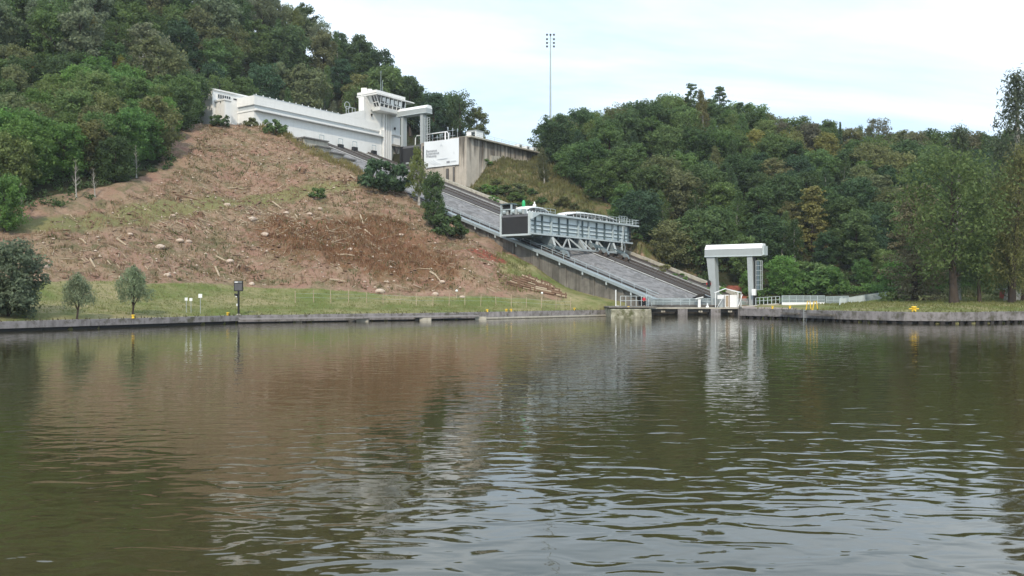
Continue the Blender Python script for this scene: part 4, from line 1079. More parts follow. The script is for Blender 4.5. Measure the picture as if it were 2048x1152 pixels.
# ================================================================== quays and bridge
def along(pl, step):
    out = []
    for (ax, ay), (bx, by) in zip(pl[:-1], pl[1:]):
        L = math.hypot(bx - ax, by - ay); n = max(1, int(round(L / step)))
        for k in range(n):
            s0, s1 = k / n, (k + 1) / n
            out.append(((ax + (bx - ax) * s0, ay + (by - ay) * s0), (ax + (bx - ax) * s1, ay + (by - ay) * s1)))
    return out
def quay(name_label, pl, side, z0, z1, step, mat, width=1.7, piles=True):
    q = empty('quay_wall', (pl[1][0], pl[1][1], 0), name_label, 'quay wall')
    rr = random.Random(step)
    for (a, b) in along(pl, step):
        d = Vector((b[0] - a[0], b[1] - a[1], 0)); L = d.length; d.normalize(); nrm = Vector((-d.y, d.x, 0)) * side
        A = Vector((*a, 0)) + d * .02; B = Vector((*b, 0)) - d * .02
        dz = rr.uniform(-.02, .02); o_ = nrm * rr.uniform(0, .03)
        m = MB(); m.hexa([A + o_ + Vector((0, 0, z0)), B + o_ + Vector((0, 0, z0)), B + nrm * width + Vector((0, 0, z0)), A + nrm * width + Vector((0, 0, z0)),
                          A + o_ + Vector((0, 0, z1 + dz)), B + o_ + Vector((0, 0, z1 + dz)), B + nrm * width + Vector((0, 0, z1 + dz)), A + nrm * width + Vector((0, 0, z1 + dz))])
        m.build('concrete_block', M[mat], q)
        m = MB(); m.hexa([A + nrm * .55 + Vector((0, 0, -2.4)), B + nrm * .55 + Vector((0, 0, -2.4)), B + nrm * 1.5 + Vector((0, 0, -2.4)), A + nrm * 1.5 + Vector((0, 0, -2.4)),
                          A + nrm * .55 + Vector((0, 0, z0)), B + nrm * .55 + Vector((0, 0, z0)), B + nrm * 1.5 + Vector((0, 0, z0)), A + nrm * 1.5 + Vector((0, 0, z0))])
        m.build('shade_footing', M['black'], q)  # black stands in for the shadow under the coping
        if piles:
            for s in np.arange(.5, L, 1.35):
                p = A + d * s
                m = MB(); m.hexa([p + nrm * .12 + Vector((0, 0, -1)), p + d * .55 + nrm * .12 + Vector((0, 0, -1)), p + d * .55 + nrm * .6 + Vector((0, 0, -1)), p + nrm * .6 + Vector((0, 0, -1)),
                                  p + nrm * .12 + Vector((0, 0, z0)), p + d * .55 + nrm * .12 + Vector((0, 0, z0)), p + d * .55 + nrm * .6 + Vector((0, 0, z0)), p + nrm * .6 + Vector((0, 0, z0))])
                m.build('pile', M['pile'], q)
    return q
quay('long grey concrete quay wall below the grass on the left', QL[:3], 1, 0.33, 1.06, 5.0, 'quay', piles=False)
quay('stained low quay wall behind the floating boom and yellow bollards', QL[2:], 1, 0.18, 1.06, 5.5, 'quay', piles=False)
quay('dark grey concrete quay wall on piles at the tip with the yellow ladder', QR, 1, 0.36, 1.52, 5.6, 'quay')
# pale ledge at water level along the right part of the left quay
lg_ = empty('water_ledge', (5, 143.6, 0), 'thin pale concrete ledge at the waterline left of the mossy block', 'ledge')
for (a, b) in along([(-4.5, 134.6), (17.0, 152.9)], 4.5):
    m = MB(); m.bar((a[0], a[1], .16), (b[0], b[1], .16), 1.1, .22); m.build('ledge_slab', M['conc_pale'], lg_)
# mooring boom of planks on floats
bo = empty('mooring_boom', (-22, 123.5, 0.4), 'low grey mooring boom on floats along the left quay', 'boom')
BO = [(-36.2, 116.0), (-21.2, 124.0), (-5.2, 133.2)]
for i, (a, b) in enumerate(along(BO, 6)):
    d = Vector((b[0] - a[0], b[1] - a[1], 0)).normalized() * .02
    m = MB(); m.bar(Vector((*a, .60)) + d, Vector((*b, .60)) - d, .95, .16); m.build('plank', M['boom'], bo)
for px_, d_ in ((594, 122.2), (727, 125.2), (852, 129.3), (962, 134.2), (574, 122.4), (705, 125.4), (838, 129.5)):
    x = (px_ - 1024) / 1750 * d_
    m = MB(); w = .85 if px_ in (594, 727, 852, 962) else .45
    m.boxw(x - w, x + w, d_ - 1.0, d_ - .2, -.4, .42); m.build('float', M['conc_pale'] if w > .5 else M['conc_dark'], bo)
# mossy mooring block
mk = MB(); mk.hexa([(16.2, 144.3, -2), (23.4, 145.6, -2), (24.4, 158, -2), (16.2, 158, -2), (16.4, 144.5, 1.35), (23.2, 145.8, 1.35), (24.2, 158, 1.55), (16.3, 158, 1.5)])
tag(mk.build('mooring_block', M['mossy'], bevel=.12), 'pale mossy concrete block standing in the water left of the bridge', 'block')
m = MB(); m.boxw(16.2, 24.2, 146.2, 158, 1.56, 1.74)
struct(m.build('landing', M['conc_side']))
# bridge deck over the dock entrance
br = empty('footbridge', (33, 158, 1.3), 'low dark footbridge on concrete piers in front of the gantry', 'bridge')
for a, b in ((23.2, 30.8), (30.8, 36.6), (36.6, 41.4)):
    m = MB(); m.boxw(a + .02, b - .02, 156.6, 159.0, 1.18, 1.42); m.build('deck_slab', M['conc_pale'], br)
    m = MB(); m.boxw(a + .3, b - .3, 157.0, 158.6, .62, 1.18); m.build('girder', M['black'], br)
    c_ = (a + b) / 2
    for dx in (-.25, .15):
        m = MB(); m.boxw(c_ + dx, c_ + dx + .3, 156.85, 157.0, .55, .85); m.build('bearing_lug', M['conc_pale'], br)
for x in (30.5, 36.4, 41.3):
    m = MB(); m.boxw(x - .85, x + .85, 156.3, 159.2, -2, 1.15); m.build('pier', M['quay'], br)
m = MB(); m.boxw(23, 37, 159.6, 160.3, 1.0, 1.78); struct(m.build('kerb', M['conc_dark']))
m = MB(); m.boxw(22, 45, 160.3, 172, -1, 1.72); struct(m.build('dock_apron', M['conc_side']))
m = MB(); m.hexa([(37.6, 143.2, -1), (43.4, 137, -1), (52, 150, -1), (41.4, 156.4, -1), (37.6, 143.2, 1.545), (43.4, 137, 1.545), (52, 150, 1.7), (41.4, 156.4, 1.7)]); struct(m.build('boat_ramp', M['apron']))
rs = empty('ramp_slab', (44, 156, 1.9), 'thin concrete ramp slab rising to the right beside the hut', 'ramp')
m = MB(); m.hexa([(40.5, 154.2, 1.42), (46.6, 152.8, 2.0), (47.2, 156, 2.0), (41, 158, 1.42), (40.5, 154.2, 1.6), (46.6, 152.8, 2.2), (47.2, 156, 2.2), (41, 158, 1.6)]); m.build('slab', M['conc_pale'], rs)
m = MB(); m.boxw(40.6, 41.6, 155, 157, -1, 1.42); m.boxw(45.6, 46.6, 153.6, 155, 0, 1.95); m.build('support', M['conc_dark'], rs)
lw = empty('dock_wall', (50, 151.6, 1.5), 'grey concrete dock wall under the blue grey railing right of the gantry', 'wall')
for a, b in ((46.8, 49.4), (49.4, 52.0), (52.0, 54.6)):
    m = MB(); m.boxw(a + .02, b - .02, 151.4, 152.2, 0, 1.95); m.build('wall_bay', M['conc_side'], lw)

def guard(label, pts, h=1.1, step=1.3, panel=False, mat='steel_light', base=0.0, group=None):
    g_ = empty('railing', pts[0], label, 'railing', group)
    pts = [Vector(p) for p in pts]
    for a, b in zip(pts[:-1], pts[1:]):
        L = (b - a).length; n = max(1, int(round(L / step)))
        for k in range(n + 1):
            p = a.lerp(b, k / n); m = MB(); m.bar(p, p + Vector((0, 0, h)), .09); m.build('post', M[mat], g_)
        for z in (h, h * .55):
            m = MB(); m.bar(a + Vector((0, 0, z)), b + Vector((0, 0, z)), .07); m.build('rail', M[mat], g_)
        if panel:     # closely spaced bars
            m = MB()
            for k in range(int(L / .14)):
                p = a.lerp(b, (k + .5) * .14 / L); m.bar(p + Vector((0, 0, .1)), p + Vector((0, 0, h - .04)), .06)
            s = m.build('bar_infill', M[mat], g_); s['kind'] = 'stuff'
        if base:
            m = MB(); m.bar(a + Vector((0, 0, base / 2)), b + Vector((0, 0, base / 2)), .12, base); m.build('kick_plate', M['boat'], g_)
    return g_
guard('blue grey railing around the landing behind the person in red', [(19.0, 153.2, 1.74), (24.6, 154.0, 1.74)], 1.75, 1.0, False)
guard('grey railing running along the landing to the gantry leg', [(23.6, 151.5, 1.74), (24.2, 159.3, 1.78), (37.4, 160.0, 1.78)], 1.25, 1.6, True, 'steel')
guard('blue grey railing behind the hut under the gantry', [(38.4, 161.5, 1.75), (45.0, 161.0, 1.75)], 1.2, 1.4, True, 'steel')
guard('short pale railing right of the gantry leg', [(43.6, 156.5, 1.9), (46.7, 152.6, 2.2)], 1.25, .9, False)
guard('pale railing on the dock wall with a white kick plate', [(46.8, 151.7, 1.96), (54.2, 151.7, 1.96)], 1.6, 1.2, True, 'steel', .45)
guard('grey gate panel behind the yellow ladder', [(54.3, 151.3, 1.9), (58.6, 152.4, 2.0)], 1.5, 1.4, True, 'steel', .1)
guard('short pale fence panel in front of the gate', [(54.2, 144.8, 1.62), (56.6, 150.0, 1.85)], 1.45, 1.2, True, 'steel_light')
guard('long pale fence tapering away right of the yellow ladder', [(56.8, 150.4, 1.85), (66.0, 163.0, 2.45), (76.0, 177.5, 2.95)], 1.25, 1.6, True, 'steel_light')

# little shelter under the gantry
ht = empty('hut', (38.9, 157.6, 1.62), 'small cream hut under a white pitched canopy at the gantry', 'hut')
hx, hy, hz0 = 38.9, 157.6, 1.45
m = MB(); m.boxw(hx - .7, hx + 1.5, hy - .6, hy + 1.2, hz0, hz0 + 2.25); m.build('wall', M['boat'], ht)
m = MB(); m.boxw(hx - .55, hx - .1, hy - .66, hy - .6, hz0 + .1, hz0 + 2.1); m.build('door', M['palewood'], ht)
m = MB(); m.boxw(hx + .0, hx + .12, hy - .7, hy - .6, hz0, hz0 + 2.2); m.build('corner_post', M['wood'], ht)
m = MB(); m.hexa([(hx + .2, hy - .64, hz0 + .05), (hx + 1.4, hy - .64, hz0 + .05), (hx + 1.4, hy - .6, hz0 + .05), (hx + .2, hy - .6, hz0 + .05),
                  (hx + .2, hy - .64, hz0 + 2.0), (hx + .5, hy - .64, hz0 + 2.0), (hx + .5, hy - .6, hz0 + 2.0), (hx + .2, hy - .6, hz0 + 2.0)]); m.build('cream_panel', M['boat'], ht)
m = MB(); m.hexa([(hx - 2.6, hy - 1.2, hz0 + 2.55), (hx - .7, hy - 1.2, hz0 + 3.3), (hx - .2, hy + 1.6, hz0 + 3.3), (hx - 2.2, hy + 1.6, hz0 + 2.55),
                  (hx - 2.6, hy - 1.2, hz0 + 2.65), (hx - .7, hy - 1.2, hz0 + 3.42), (hx - .2, hy + 1.6, hz0 + 3.42), (hx - 2.2, hy + 1.6, hz0 + 2.65)]); m.build('roof', M['boat'], ht)
m = MB(); m.hexa([(hx - .7, hy - 1.2, hz0 + 3.3), (hx + 1.6, hy - 1.2, hz0 + 2.6), (hx + 2.9, hy + 1.6, hz0 + 2.6), (hx - .2, hy + 1.6, hz0 + 3.3),
                  (hx - .7, hy - 1.2, hz0 + 3.42), (hx + 1.6, hy - 1.2, hz0 + 2.72), (hx + 2.9, hy + 1.6, hz0 + 2.72), (hx - .2, hy + 1.6, hz0 + 3.42)]); m.build('roof', M['boat'], ht)
for x, y in ((hx - 2.5, hy - 1.1), (hx + 1.5, hy - 1.1), (hx + 2.7, hy + 1.4)):
    m = MB(); m.bar((x, y, hz0), (x, y, hz0 + 2.6), .13); m.build('canopy_post', M['boat'], ht)
m = MB(); m.bar((hx - 2.2, hy - 1.1, hz0), (hx - .9, hy - 1.1, hz0 + 2.2), .09); m.build('brace', M['boat'], ht)
m = MB(); m.bar((hx + 1.7, hy - .8, hz0 + .2), (hx + 2.7, hy + .4, hz0 + 2.3), .09); m.build('brace', M['boat'], ht)
m = MB(); m.boxw(hx - 2.1, hx - .9, hy - .9, hy - .85, hz0 + 1.5, hz0 + 2.2); m.build('notice', M['boat'], ht)
m = MB(); m.boxw(hx - 1.7, hx - 1.1, hy - .6, hy, hz0, hz0 + 1.25); m.build('cabinet', M['gantry'], ht)
cam_post = empty('lamp_post', (33.9, 158.6, 1.42), 'short white post with a flat tilted head left of the gantry leg', 'lamp')
m = MB(); m.boxw(33.7, 34.15, 158.4, 158.8, 1.42, 2.9); m.build('post', M['boat'], cam_post)
m = MB(); m.hexa([(33.2, 158.2, 2.9), (34.6, 158.2, 3.2), (34.6, 159, 3.2), (33.2, 159, 2.9), (33.2, 158.2, 3.02), (34.6, 158.2, 3.36), (34.6, 159, 3.36), (33.2, 159, 3.02)]); m.build('head', M['boat'], cam_post)
m = MB(); m.bar((34.5, 158.6, 3.25), (35.2, 158.6, 3.3), .12); m.build('arm', M['black'], cam_post)
gp = MB(); gp.lathe((35.3, 158.0, 1.42), [(.3, 0), (.28, .25), (.12, .35), (.12, .5), (.2, .55), (.02, .75)], 10)
tag(gp.build('bollard', M['boat']), 'small white bollard between the lamp and the gantry leg', 'bollard', 'bollards on the quays')

# yellow bollards
BOL = [((-45.3, 104.6), 'yellow bollard on the left quay between the willows and the black sign'), ((-37.8, 116.4), 'yellow bollard right beside the black sign post'),
       ((-3.9, 137.0), 'yellow bollard at the right end of the mooring boom'), ((-0.9, 139.6), 'left one of two yellow bollards standing close together'),
       ((-0.15, 140.3), 'right one of two yellow bollards standing close together'), ((10.7, 149.6), 'yellow bollard alone in the middle of the right half of the left quay'),
       ((19.6, 147.2), 'pale yellow bollard on the mossy block'), ((41.2, 138.4), 'yellow bollard on the pinkish ramp nearest the gantry'), ((44.4, 139.8), 'yellow bollard on the pinkish ramp nearest the yellow ladder')]
for (x, y), lab in BOL:
    zb = 1.05 if x < 15 else (1.36 if x < 30 else 1.55)
    b_ = empty('bollard', (x, y, zb), lab, 'bollard', 'bollards on the quays')
    m = MB(); m.lathe((x, y, zb), [(.2, 0), (.16, .05), (.13, .28)], 12); m.build('stem', M['yellow'], b_, smooth=True)
    m = MB(); m.lathe((x, y, zb + .28), [(.15, 0), (.22, .05), (.22, .11), (.15, .16)], 12); m.build('head', M['yellow'], b_, smooth=True)
b_ = empty('bollard', (54.2, 118.0, 1.55), 'large yellow double bollard with side horns on the right quay', 'bollard', 'bollards on the quays')
m = MB(); m.lathe((54.2, 118.0, 1.55), [(.36, 0), (.3, .1), (.28, .5), (.36, .56), (.36, .68), (.2, .74)], 14); m.build('stem', M['yellow'], b_, smooth=True)
m = MB(); m.tube([(53.55, 118.0, 1.93), (54.85, 118.0, 1.93)], .09, 8); m.build('horn', M['yellow'], b_)
# yellow ladder
yl = empty('quay_ladder', (43.3, 130.5, 1.5), 'quay ladder with two yellow handrail loops', 'ladder')
ld = Vector((43.6 - 42, 129 - 136, 0)).normalized(); ln = Vector((-ld.y, ld.x, 0))
lp = Vector((43.35, 130.2, 0))
lo = Vector((1, -.12, 0)).normalized()
for s in (0.0, .95):
    a = lp + lo * s + ln * .5; b = a + lo * .62
    m = MB(); m.tube([a + Vector((-.05, 0, 1.5)), a + lo * .18 + Vector((0, 0, 2.85)), a + lo * .5 + Vector((0, 0, 2.85)), b + Vector((.06, 0, 1.5))], .07, 7); m.build('handrail_loop', M['yellow'], yl)
for s in (0, .42):
    m = MB(); m.bar(lp + lo * s + Vector((-.15, -.6, -.6)), lp + lo * s + Vector((-.15, -.6, 1.55)), .06); m.build('ladder_rail', M['gantry'], yl)
for k in range(7):
    z = -.2 + k * .28
    m = MB(); m.bar(lp + Vector((-.15, -.6, z)), lp + lo * .42 + Vector((-.15, -.6, z)), .04); m.build('rung', M['gantry'], yl)
fd = empty('fender_rail', (43.2, 131, .8), 'dark horizontal fender rails either side of the quay ladder', 'fender')
for a, b in (((42.0, 135.8), (43.15, 131.0)), ((43.7, 128.6), (45.9, 123.9))):
    m = MB(); m.bar((a[0] - .25, a[1] - .12, 1.0), (b[0] - .25, b[1] - .12, 1.0), .3, .2); m.build('rail', M['conc_side'], fd)

# black information sign
sn = empty('information_sign', (-37.0, 118.4, 1.05), 'black sign board with a white top strip on a tall black post', 'sign')
sx, sy = -37.0, 118.4
m = MB(); m.tube([(sx, sy, 1.05), (sx, sy, 4.5)], .14, 10); m.build('post', M['black'], sn)
m = MB(); m.boxw(sx - .6, sx + .6, sy - .1, sy + .1, 4.3, 5.72); m.build('board', M['black'], sn)
m = MB(); m.boxw(sx - .5, sx + .5, sy - .125, sy - .1, 4.42, 5.35); m.build('panel', M['gate_top'], sn)
m = MB(); m.boxw(sx - .5, sx - .08, sy - .125, sy - .1, 5.46, 5.62); m.build('label_strip', M['boat'], sn)
m = MB(); m.boxw(sx - .06, sx + .5, sy - .125, sy - .1, 5.5, 5.6); m.build('label_strip', M['gantry'], sn)
m = MB(); m.hexa([(sx - .55, sy - .2, 3.75), (sx - .12, sy - .2, 3.6), (sx - .12, sy + .1, 3.6), (sx - .55, sy + .1, 3.75), (sx - .5, sy - .2, 4.02), (sx - .12, sy - .2, 3.95), (sx - .12, sy + .1, 3.95), (sx - .5, sy + .1, 4.02)]); m.build('signal_lamp', M['black'], sn)
m = MB(); m.lathe((sx - .26, sy - .12, 3.45), [(.05, 0), (.11, .06), (.11, .16), (.05, .22)], 8); m.build('bulb', M['boat'], sn, smooth=True)
m = MB(); m.boxw(sx - .24, sx - .1, sy - .17, sy - .05, 2.3, 2.62); m.build('tag_plate', M['boat'], sn)
m = MB(); m.lathe((sx, sy, 1.05), [(.3, 0), (.26, .14), (.12, .2)], 10); m.build('foot', M['conc_pale'], sn)
for x, y, zt, w, lab in ((-41.6, 116.8, 3.75, .25, 'tallest white square notice on a thin post on the grass left of the black sign'),
                         (-42.7, 116.4, 3.25, .19, 'small white notice nearest the taller square notice on the grass'), (-43.25, 116.2, 3.3, .19, 'small white notice leftmost of the three on the grass')):
    n_ = empty('notice', (x, y, hz(x, y)), lab, 'notice', 'white notices on the grass bank')
    m = MB(); m.bar((x, y, hz(x, y) - .1), (x, y, zt), .06); m.build('post', M['gantry'], n_)
    m = MB(); m.boxw(x - w, x + w, y - .06, y - .03, zt - w * 1.3, zt + w * .8); m.build('plate', M['boat'], n_)
# wire fence on the bank
fe = empty('wire_fence', (-10, 140, 3), 'thin post and wire fence along the grass bank below the hill', 'fence')
fpts = []
rr = random.Random(3)
for k in range(18):
    s = k / 17; x = -33 + s * 43.0; y = 133.5 + s * 16.2 + rr.uniform(-.5, .5); z = hz(x, y)
    h_ = 1.7 + rr.uniform(-.2, .5); fpts.append(Vector((x, y, z + 1.4)))
    m = MB(); m.bar((x, y, z - .2), (x + rr.uniform(-.1, .1), y, z + h_), .09); m.build('post', M['palewood'], fe)
for dz in (0, -.6):
    for a, b in zip(fpts[:-1], fpts[1:]):
        m = MB(); m.bar(a + Vector((0, 0, dz)), b + Vector((0, 0, dz)), .018); m.build('wire', M['steel'], fe)
wp = empty('pole', (18.2, 153.4, 1.7), 'thin white pole beside the railing under the walkway', 'pole')
m = MB(); m.tube([(18.2, 153.4, 1.5), (18.2, 153.4, 4.6)], .1, 7); m.build('shaft', M['boat'], wp)
m = MB(); m.bar((18.2, 153.4, 1.76), (18.8, 153.2, 1.76), .08); m.build('foot', M['boat'], wp)
for x, y, z, r, lab in ((5.2, 151.6, 3.9, .2, 'round white lamp head on a short post below the timber crib'), (-9.3, 147.0, 4.3, .22, 'round white marker on a post at the foot of the hill')):
    l_ = empty('marker_post', (x, y, hz(x, y)), lab, 'marker')
    m = MB(); m.bar((x, y, hz(x, y) - .1), (x, y, z), .1); m.build('post', M['palewood'], l_)
    m = MB(); m.lathe((x, y, z - .1), [(.05, 0), (r, .1), (r, .3), (.05, .42)], 10); m.build('globe', M['boat'], l_, smooth=True)

# stepped timber crib wall
cr_ = empty('timber_crib', (4, 157, 3), 'stepped crib wall of rough timbers at the foot of the concrete side wall', 'crib wall')
rr = random.Random(11)
for row in range(7):
    y = 154.6 + row * .85
    x0 = -1.0 + row * .55; x1 = 9.7 - row * .45
    for lay in range(2):
        x = x0 + rr.uniform(0, .6)
        while x < x1 - 1:
            L = rr.uniform(1.4, 3.4); x_e = min(x + L, x1)
            za = hz(x, y) + .22 + lay * .34; zb = hz(x_e, y) + .22 + lay * .34
            m = MB(); m.tube([(x, y + rr.uniform(-.1, .1), za), (x_e, y + rr.uniform(-.1, .1), zb)], rr.uniform(.15, .21), 7)
            m.build('timber', M['palewood'] if rr.random() < .35 else M['wood'], cr_); x += L + rr.uniform(.05, .5)
    for k in range(6):
        x = rr.uniform(x0, x1); z = hz(x, y)
        m = MB(); m.tube([(x, y - .25, z - .1), (x, y - .2, z + .95)], .13, 6); m.build('upright', M['wood'], cr_)

# red hut in the park
rh = empty('red_hut', (95.5, 166, 2.6), 'small red timber hut with a pale roof behind the park trees', 'hut')
m = MB(); m.boxw(93.6, 97.0, 165.5, 168, 2.2, 4.6); m.build('wall', M['redhut'], rh)
m = MB(); m.boxw(93.2, 97.4, 165.0, 168.4, 4.6, 4.85); m.build('roof', M['gantry'], rh)
m = MB(); m.boxw(94.2, 94.9, 165.42, 165.5, 2.5, 4.3); m.build('door', M['black'], rh)

# ------------------------------------------------------------------ person in red
pr = empty('person', (23.1, 153.0, 1.74), 'person in a red jacket and dark trousers standing at the railing', 'person')
pr.rotation_euler = (0, 0, R(35))
def skin_obj(name, verts, edges, radii, mat, root=0, sub=2):
    me = bpy.data.meshes.new(name); me.from_pydata(verts, edges, []); me.update()
    o = bpy.data.objects.new(name, me); col.objects.link(o); o.parent = pr
    o.modifiers.new('skin', 'SKIN')
    if not me.skin_vertices:
        import bmesh
        b = bmesh.new(); b.from_mesh(me); b.verts.layers.skin.verify(); b.to_mesh(me); b.free()
    sv = me.skin_vertices[0].data
    for i, r_ in enumerate(radii):
        sv[i].radius = r_ if hasattr(r_, '__len__') else (r_, r_)
        sv[i].use_root = i == root
    s = o.modifiers.new('sub', 'SUBSURF'); s.levels = 1; s.render_levels = sub
    me.materials.append(mat)
    return o
body = [(0, 0, .93), (0, 0, 1.15), (0, 0, 1.38), (0, 0, 1.5), (0, -.02, 1.6), (0, -.03, 1.72), (.1, 0, .88), (.11, .03, .5), (.11, .06, .09), (.12, -.1, .04),
        (-.1, 0, .88), (-.12, -.06, .5), (-.13, -.04, .09), (-.14, -.2, .04), (.19, 0, 1.4), (.26, -.03, 1.12), (.22, -.22, .96), (.2, -.3, .93), (-.19, 0, 1.4), (-.27, .02, 1.12), (-.26, -.1, .88), (-.25, -.14, .8)]
be = [(0, 1), (1, 2), (2, 3), (3, 4), (4, 5), (0, 6), (6, 7), (7, 8), (8, 9), (0, 10), (10, 11), (11, 12), (12, 13), (2, 14), (14, 15), (15, 16), (16, 17), (2, 18), (18, 19), (19, 20), (20, 21)]
br_ = [(.15, .1), (.14, .1), (.15, .1), .06, .09, .08, .09, .065, .045, .045, .09, .065, .045, .045, .06, .05, .04, .035, .06, .05, .04, .035]
skin_obj('body', body, be, br_, M['skin'])
skin_obj('jacket', [(0, 0, .86), (0, 0, 1.12), (0, 0, 1.4), (0, 0, 1.5), (.2, 0, 1.41), (.27, -.03, 1.12), (.22, -.2, .98), (-.2, 0, 1.41), (-.28, .02, 1.12), (-.265, -.08, .92)],
         [(0, 1), (1, 2), (2, 3), (2, 4), (4, 5), (5, 6), (2, 7), (7, 8), (8, 9)], [(.19, .14), (.18, .13), (.19, .13), .09, .085, .07, .06, .085, .07, .06], M['jacket'])
skin_obj('trousers', [(0, 0, .9), (.1, 0, .82), (.11, .03, .5), (.11, .06, .1), (-.1, 0, .82), (-.12, -.06, .5), (-.13, -.04, .1)],
         [(0, 1), (1, 2), (2, 3), (0, 4), (4, 5), (5, 6)], [(.16, .11), .105, .08, .065, .105, .08, .065], M['trouser'])
skin_obj('hair', [(0, .01, 1.69), (0, .01, 1.76)], [(0, 1)], [.095, .085], M['black'])
for s in (1, -1):
    hs = Vector((.2, -.3, .93)) if s > 0 else Vector((-.25, -.14, .8))
    for k in range(5):
        dx = (k - 2) * .018
        o = skin_obj('finger', [tuple(hs), tuple(hs + Vector((dx, -.05, -.02))), tuple(hs + Vector((dx * 1.3, -.085 + .01 * abs(k - 2), -.05)))], [(0, 1), (1, 2)], [.012, .01, .008], M['skin'], sub=1)

# ================================================================== trees
def leaf_quads(cent, rad, n, size, rng, up=0.5, flat=1.0, droop=0.0):
    """rhombic leaf sprays scattered in clumps; cent (k,3), rad (k,), n sprays a clump"""
    k = len(cent); N = k * n
    c = np.repeat(np.asarray(cent, float), n, 0); r = np.repeat(np.asarray(rad, float), n)
    d = rng.normal(size=(N, 3)); d /= np.linalg.norm(d, axis=1)[:, None] + 1e-9
    rr_ = r * rng.random(N) ** 0.45
    p = c + d * rr_[:, None] * np.array([1, 1, flat])
    if droop:
        p[:, 2] -= droop * rng.random(N) * r
    nrm = rng.normal(size=(N, 3)) * 0.75 + d * 0.6 + np.array([0, 0, up])
    nrm /= np.linalg.norm(nrm, axis=1)[:, None]
    a = rng.normal(size=(N, 3))
    if droop:
        a = a * 0.5 + np.array([0, 0, -1.0]) * droop
    t1 = np.cross(nrm, a); t1 /= np.linalg.norm(t1, axis=1)[:, None] + 1e-9
    t2 = np.cross(nrm, t1)
    s = size * (0.55 + 0.9 * rng.random(N))
    if droop:
        t1, t2 = t1 * 0.6, t2 * 1.3
    A = t1 * (s * 0.32)[:, None]; B = t2 * (s * 0.62)[:, None]
    bend = nrm * (s * 0.12)[:, None]
    q = np.stack([p - B - bend, p + A, p + B - bend, p - A], 1)
    return q.reshape(-1, 3)
PROTO = {}
def limb_mesh(name, trunk, limbs, mat):
    m = MB(); m.tube(*trunk)
    for l in limbs:
        m.tube(*l)
    me = bpy.data.meshes.new(name); me.from_pydata(m.v, [], m.f); me.update()
    me.polygons.foreach_set('use_smooth', [True] * len(me.polygons)); me.materials.append(mat)
    return me
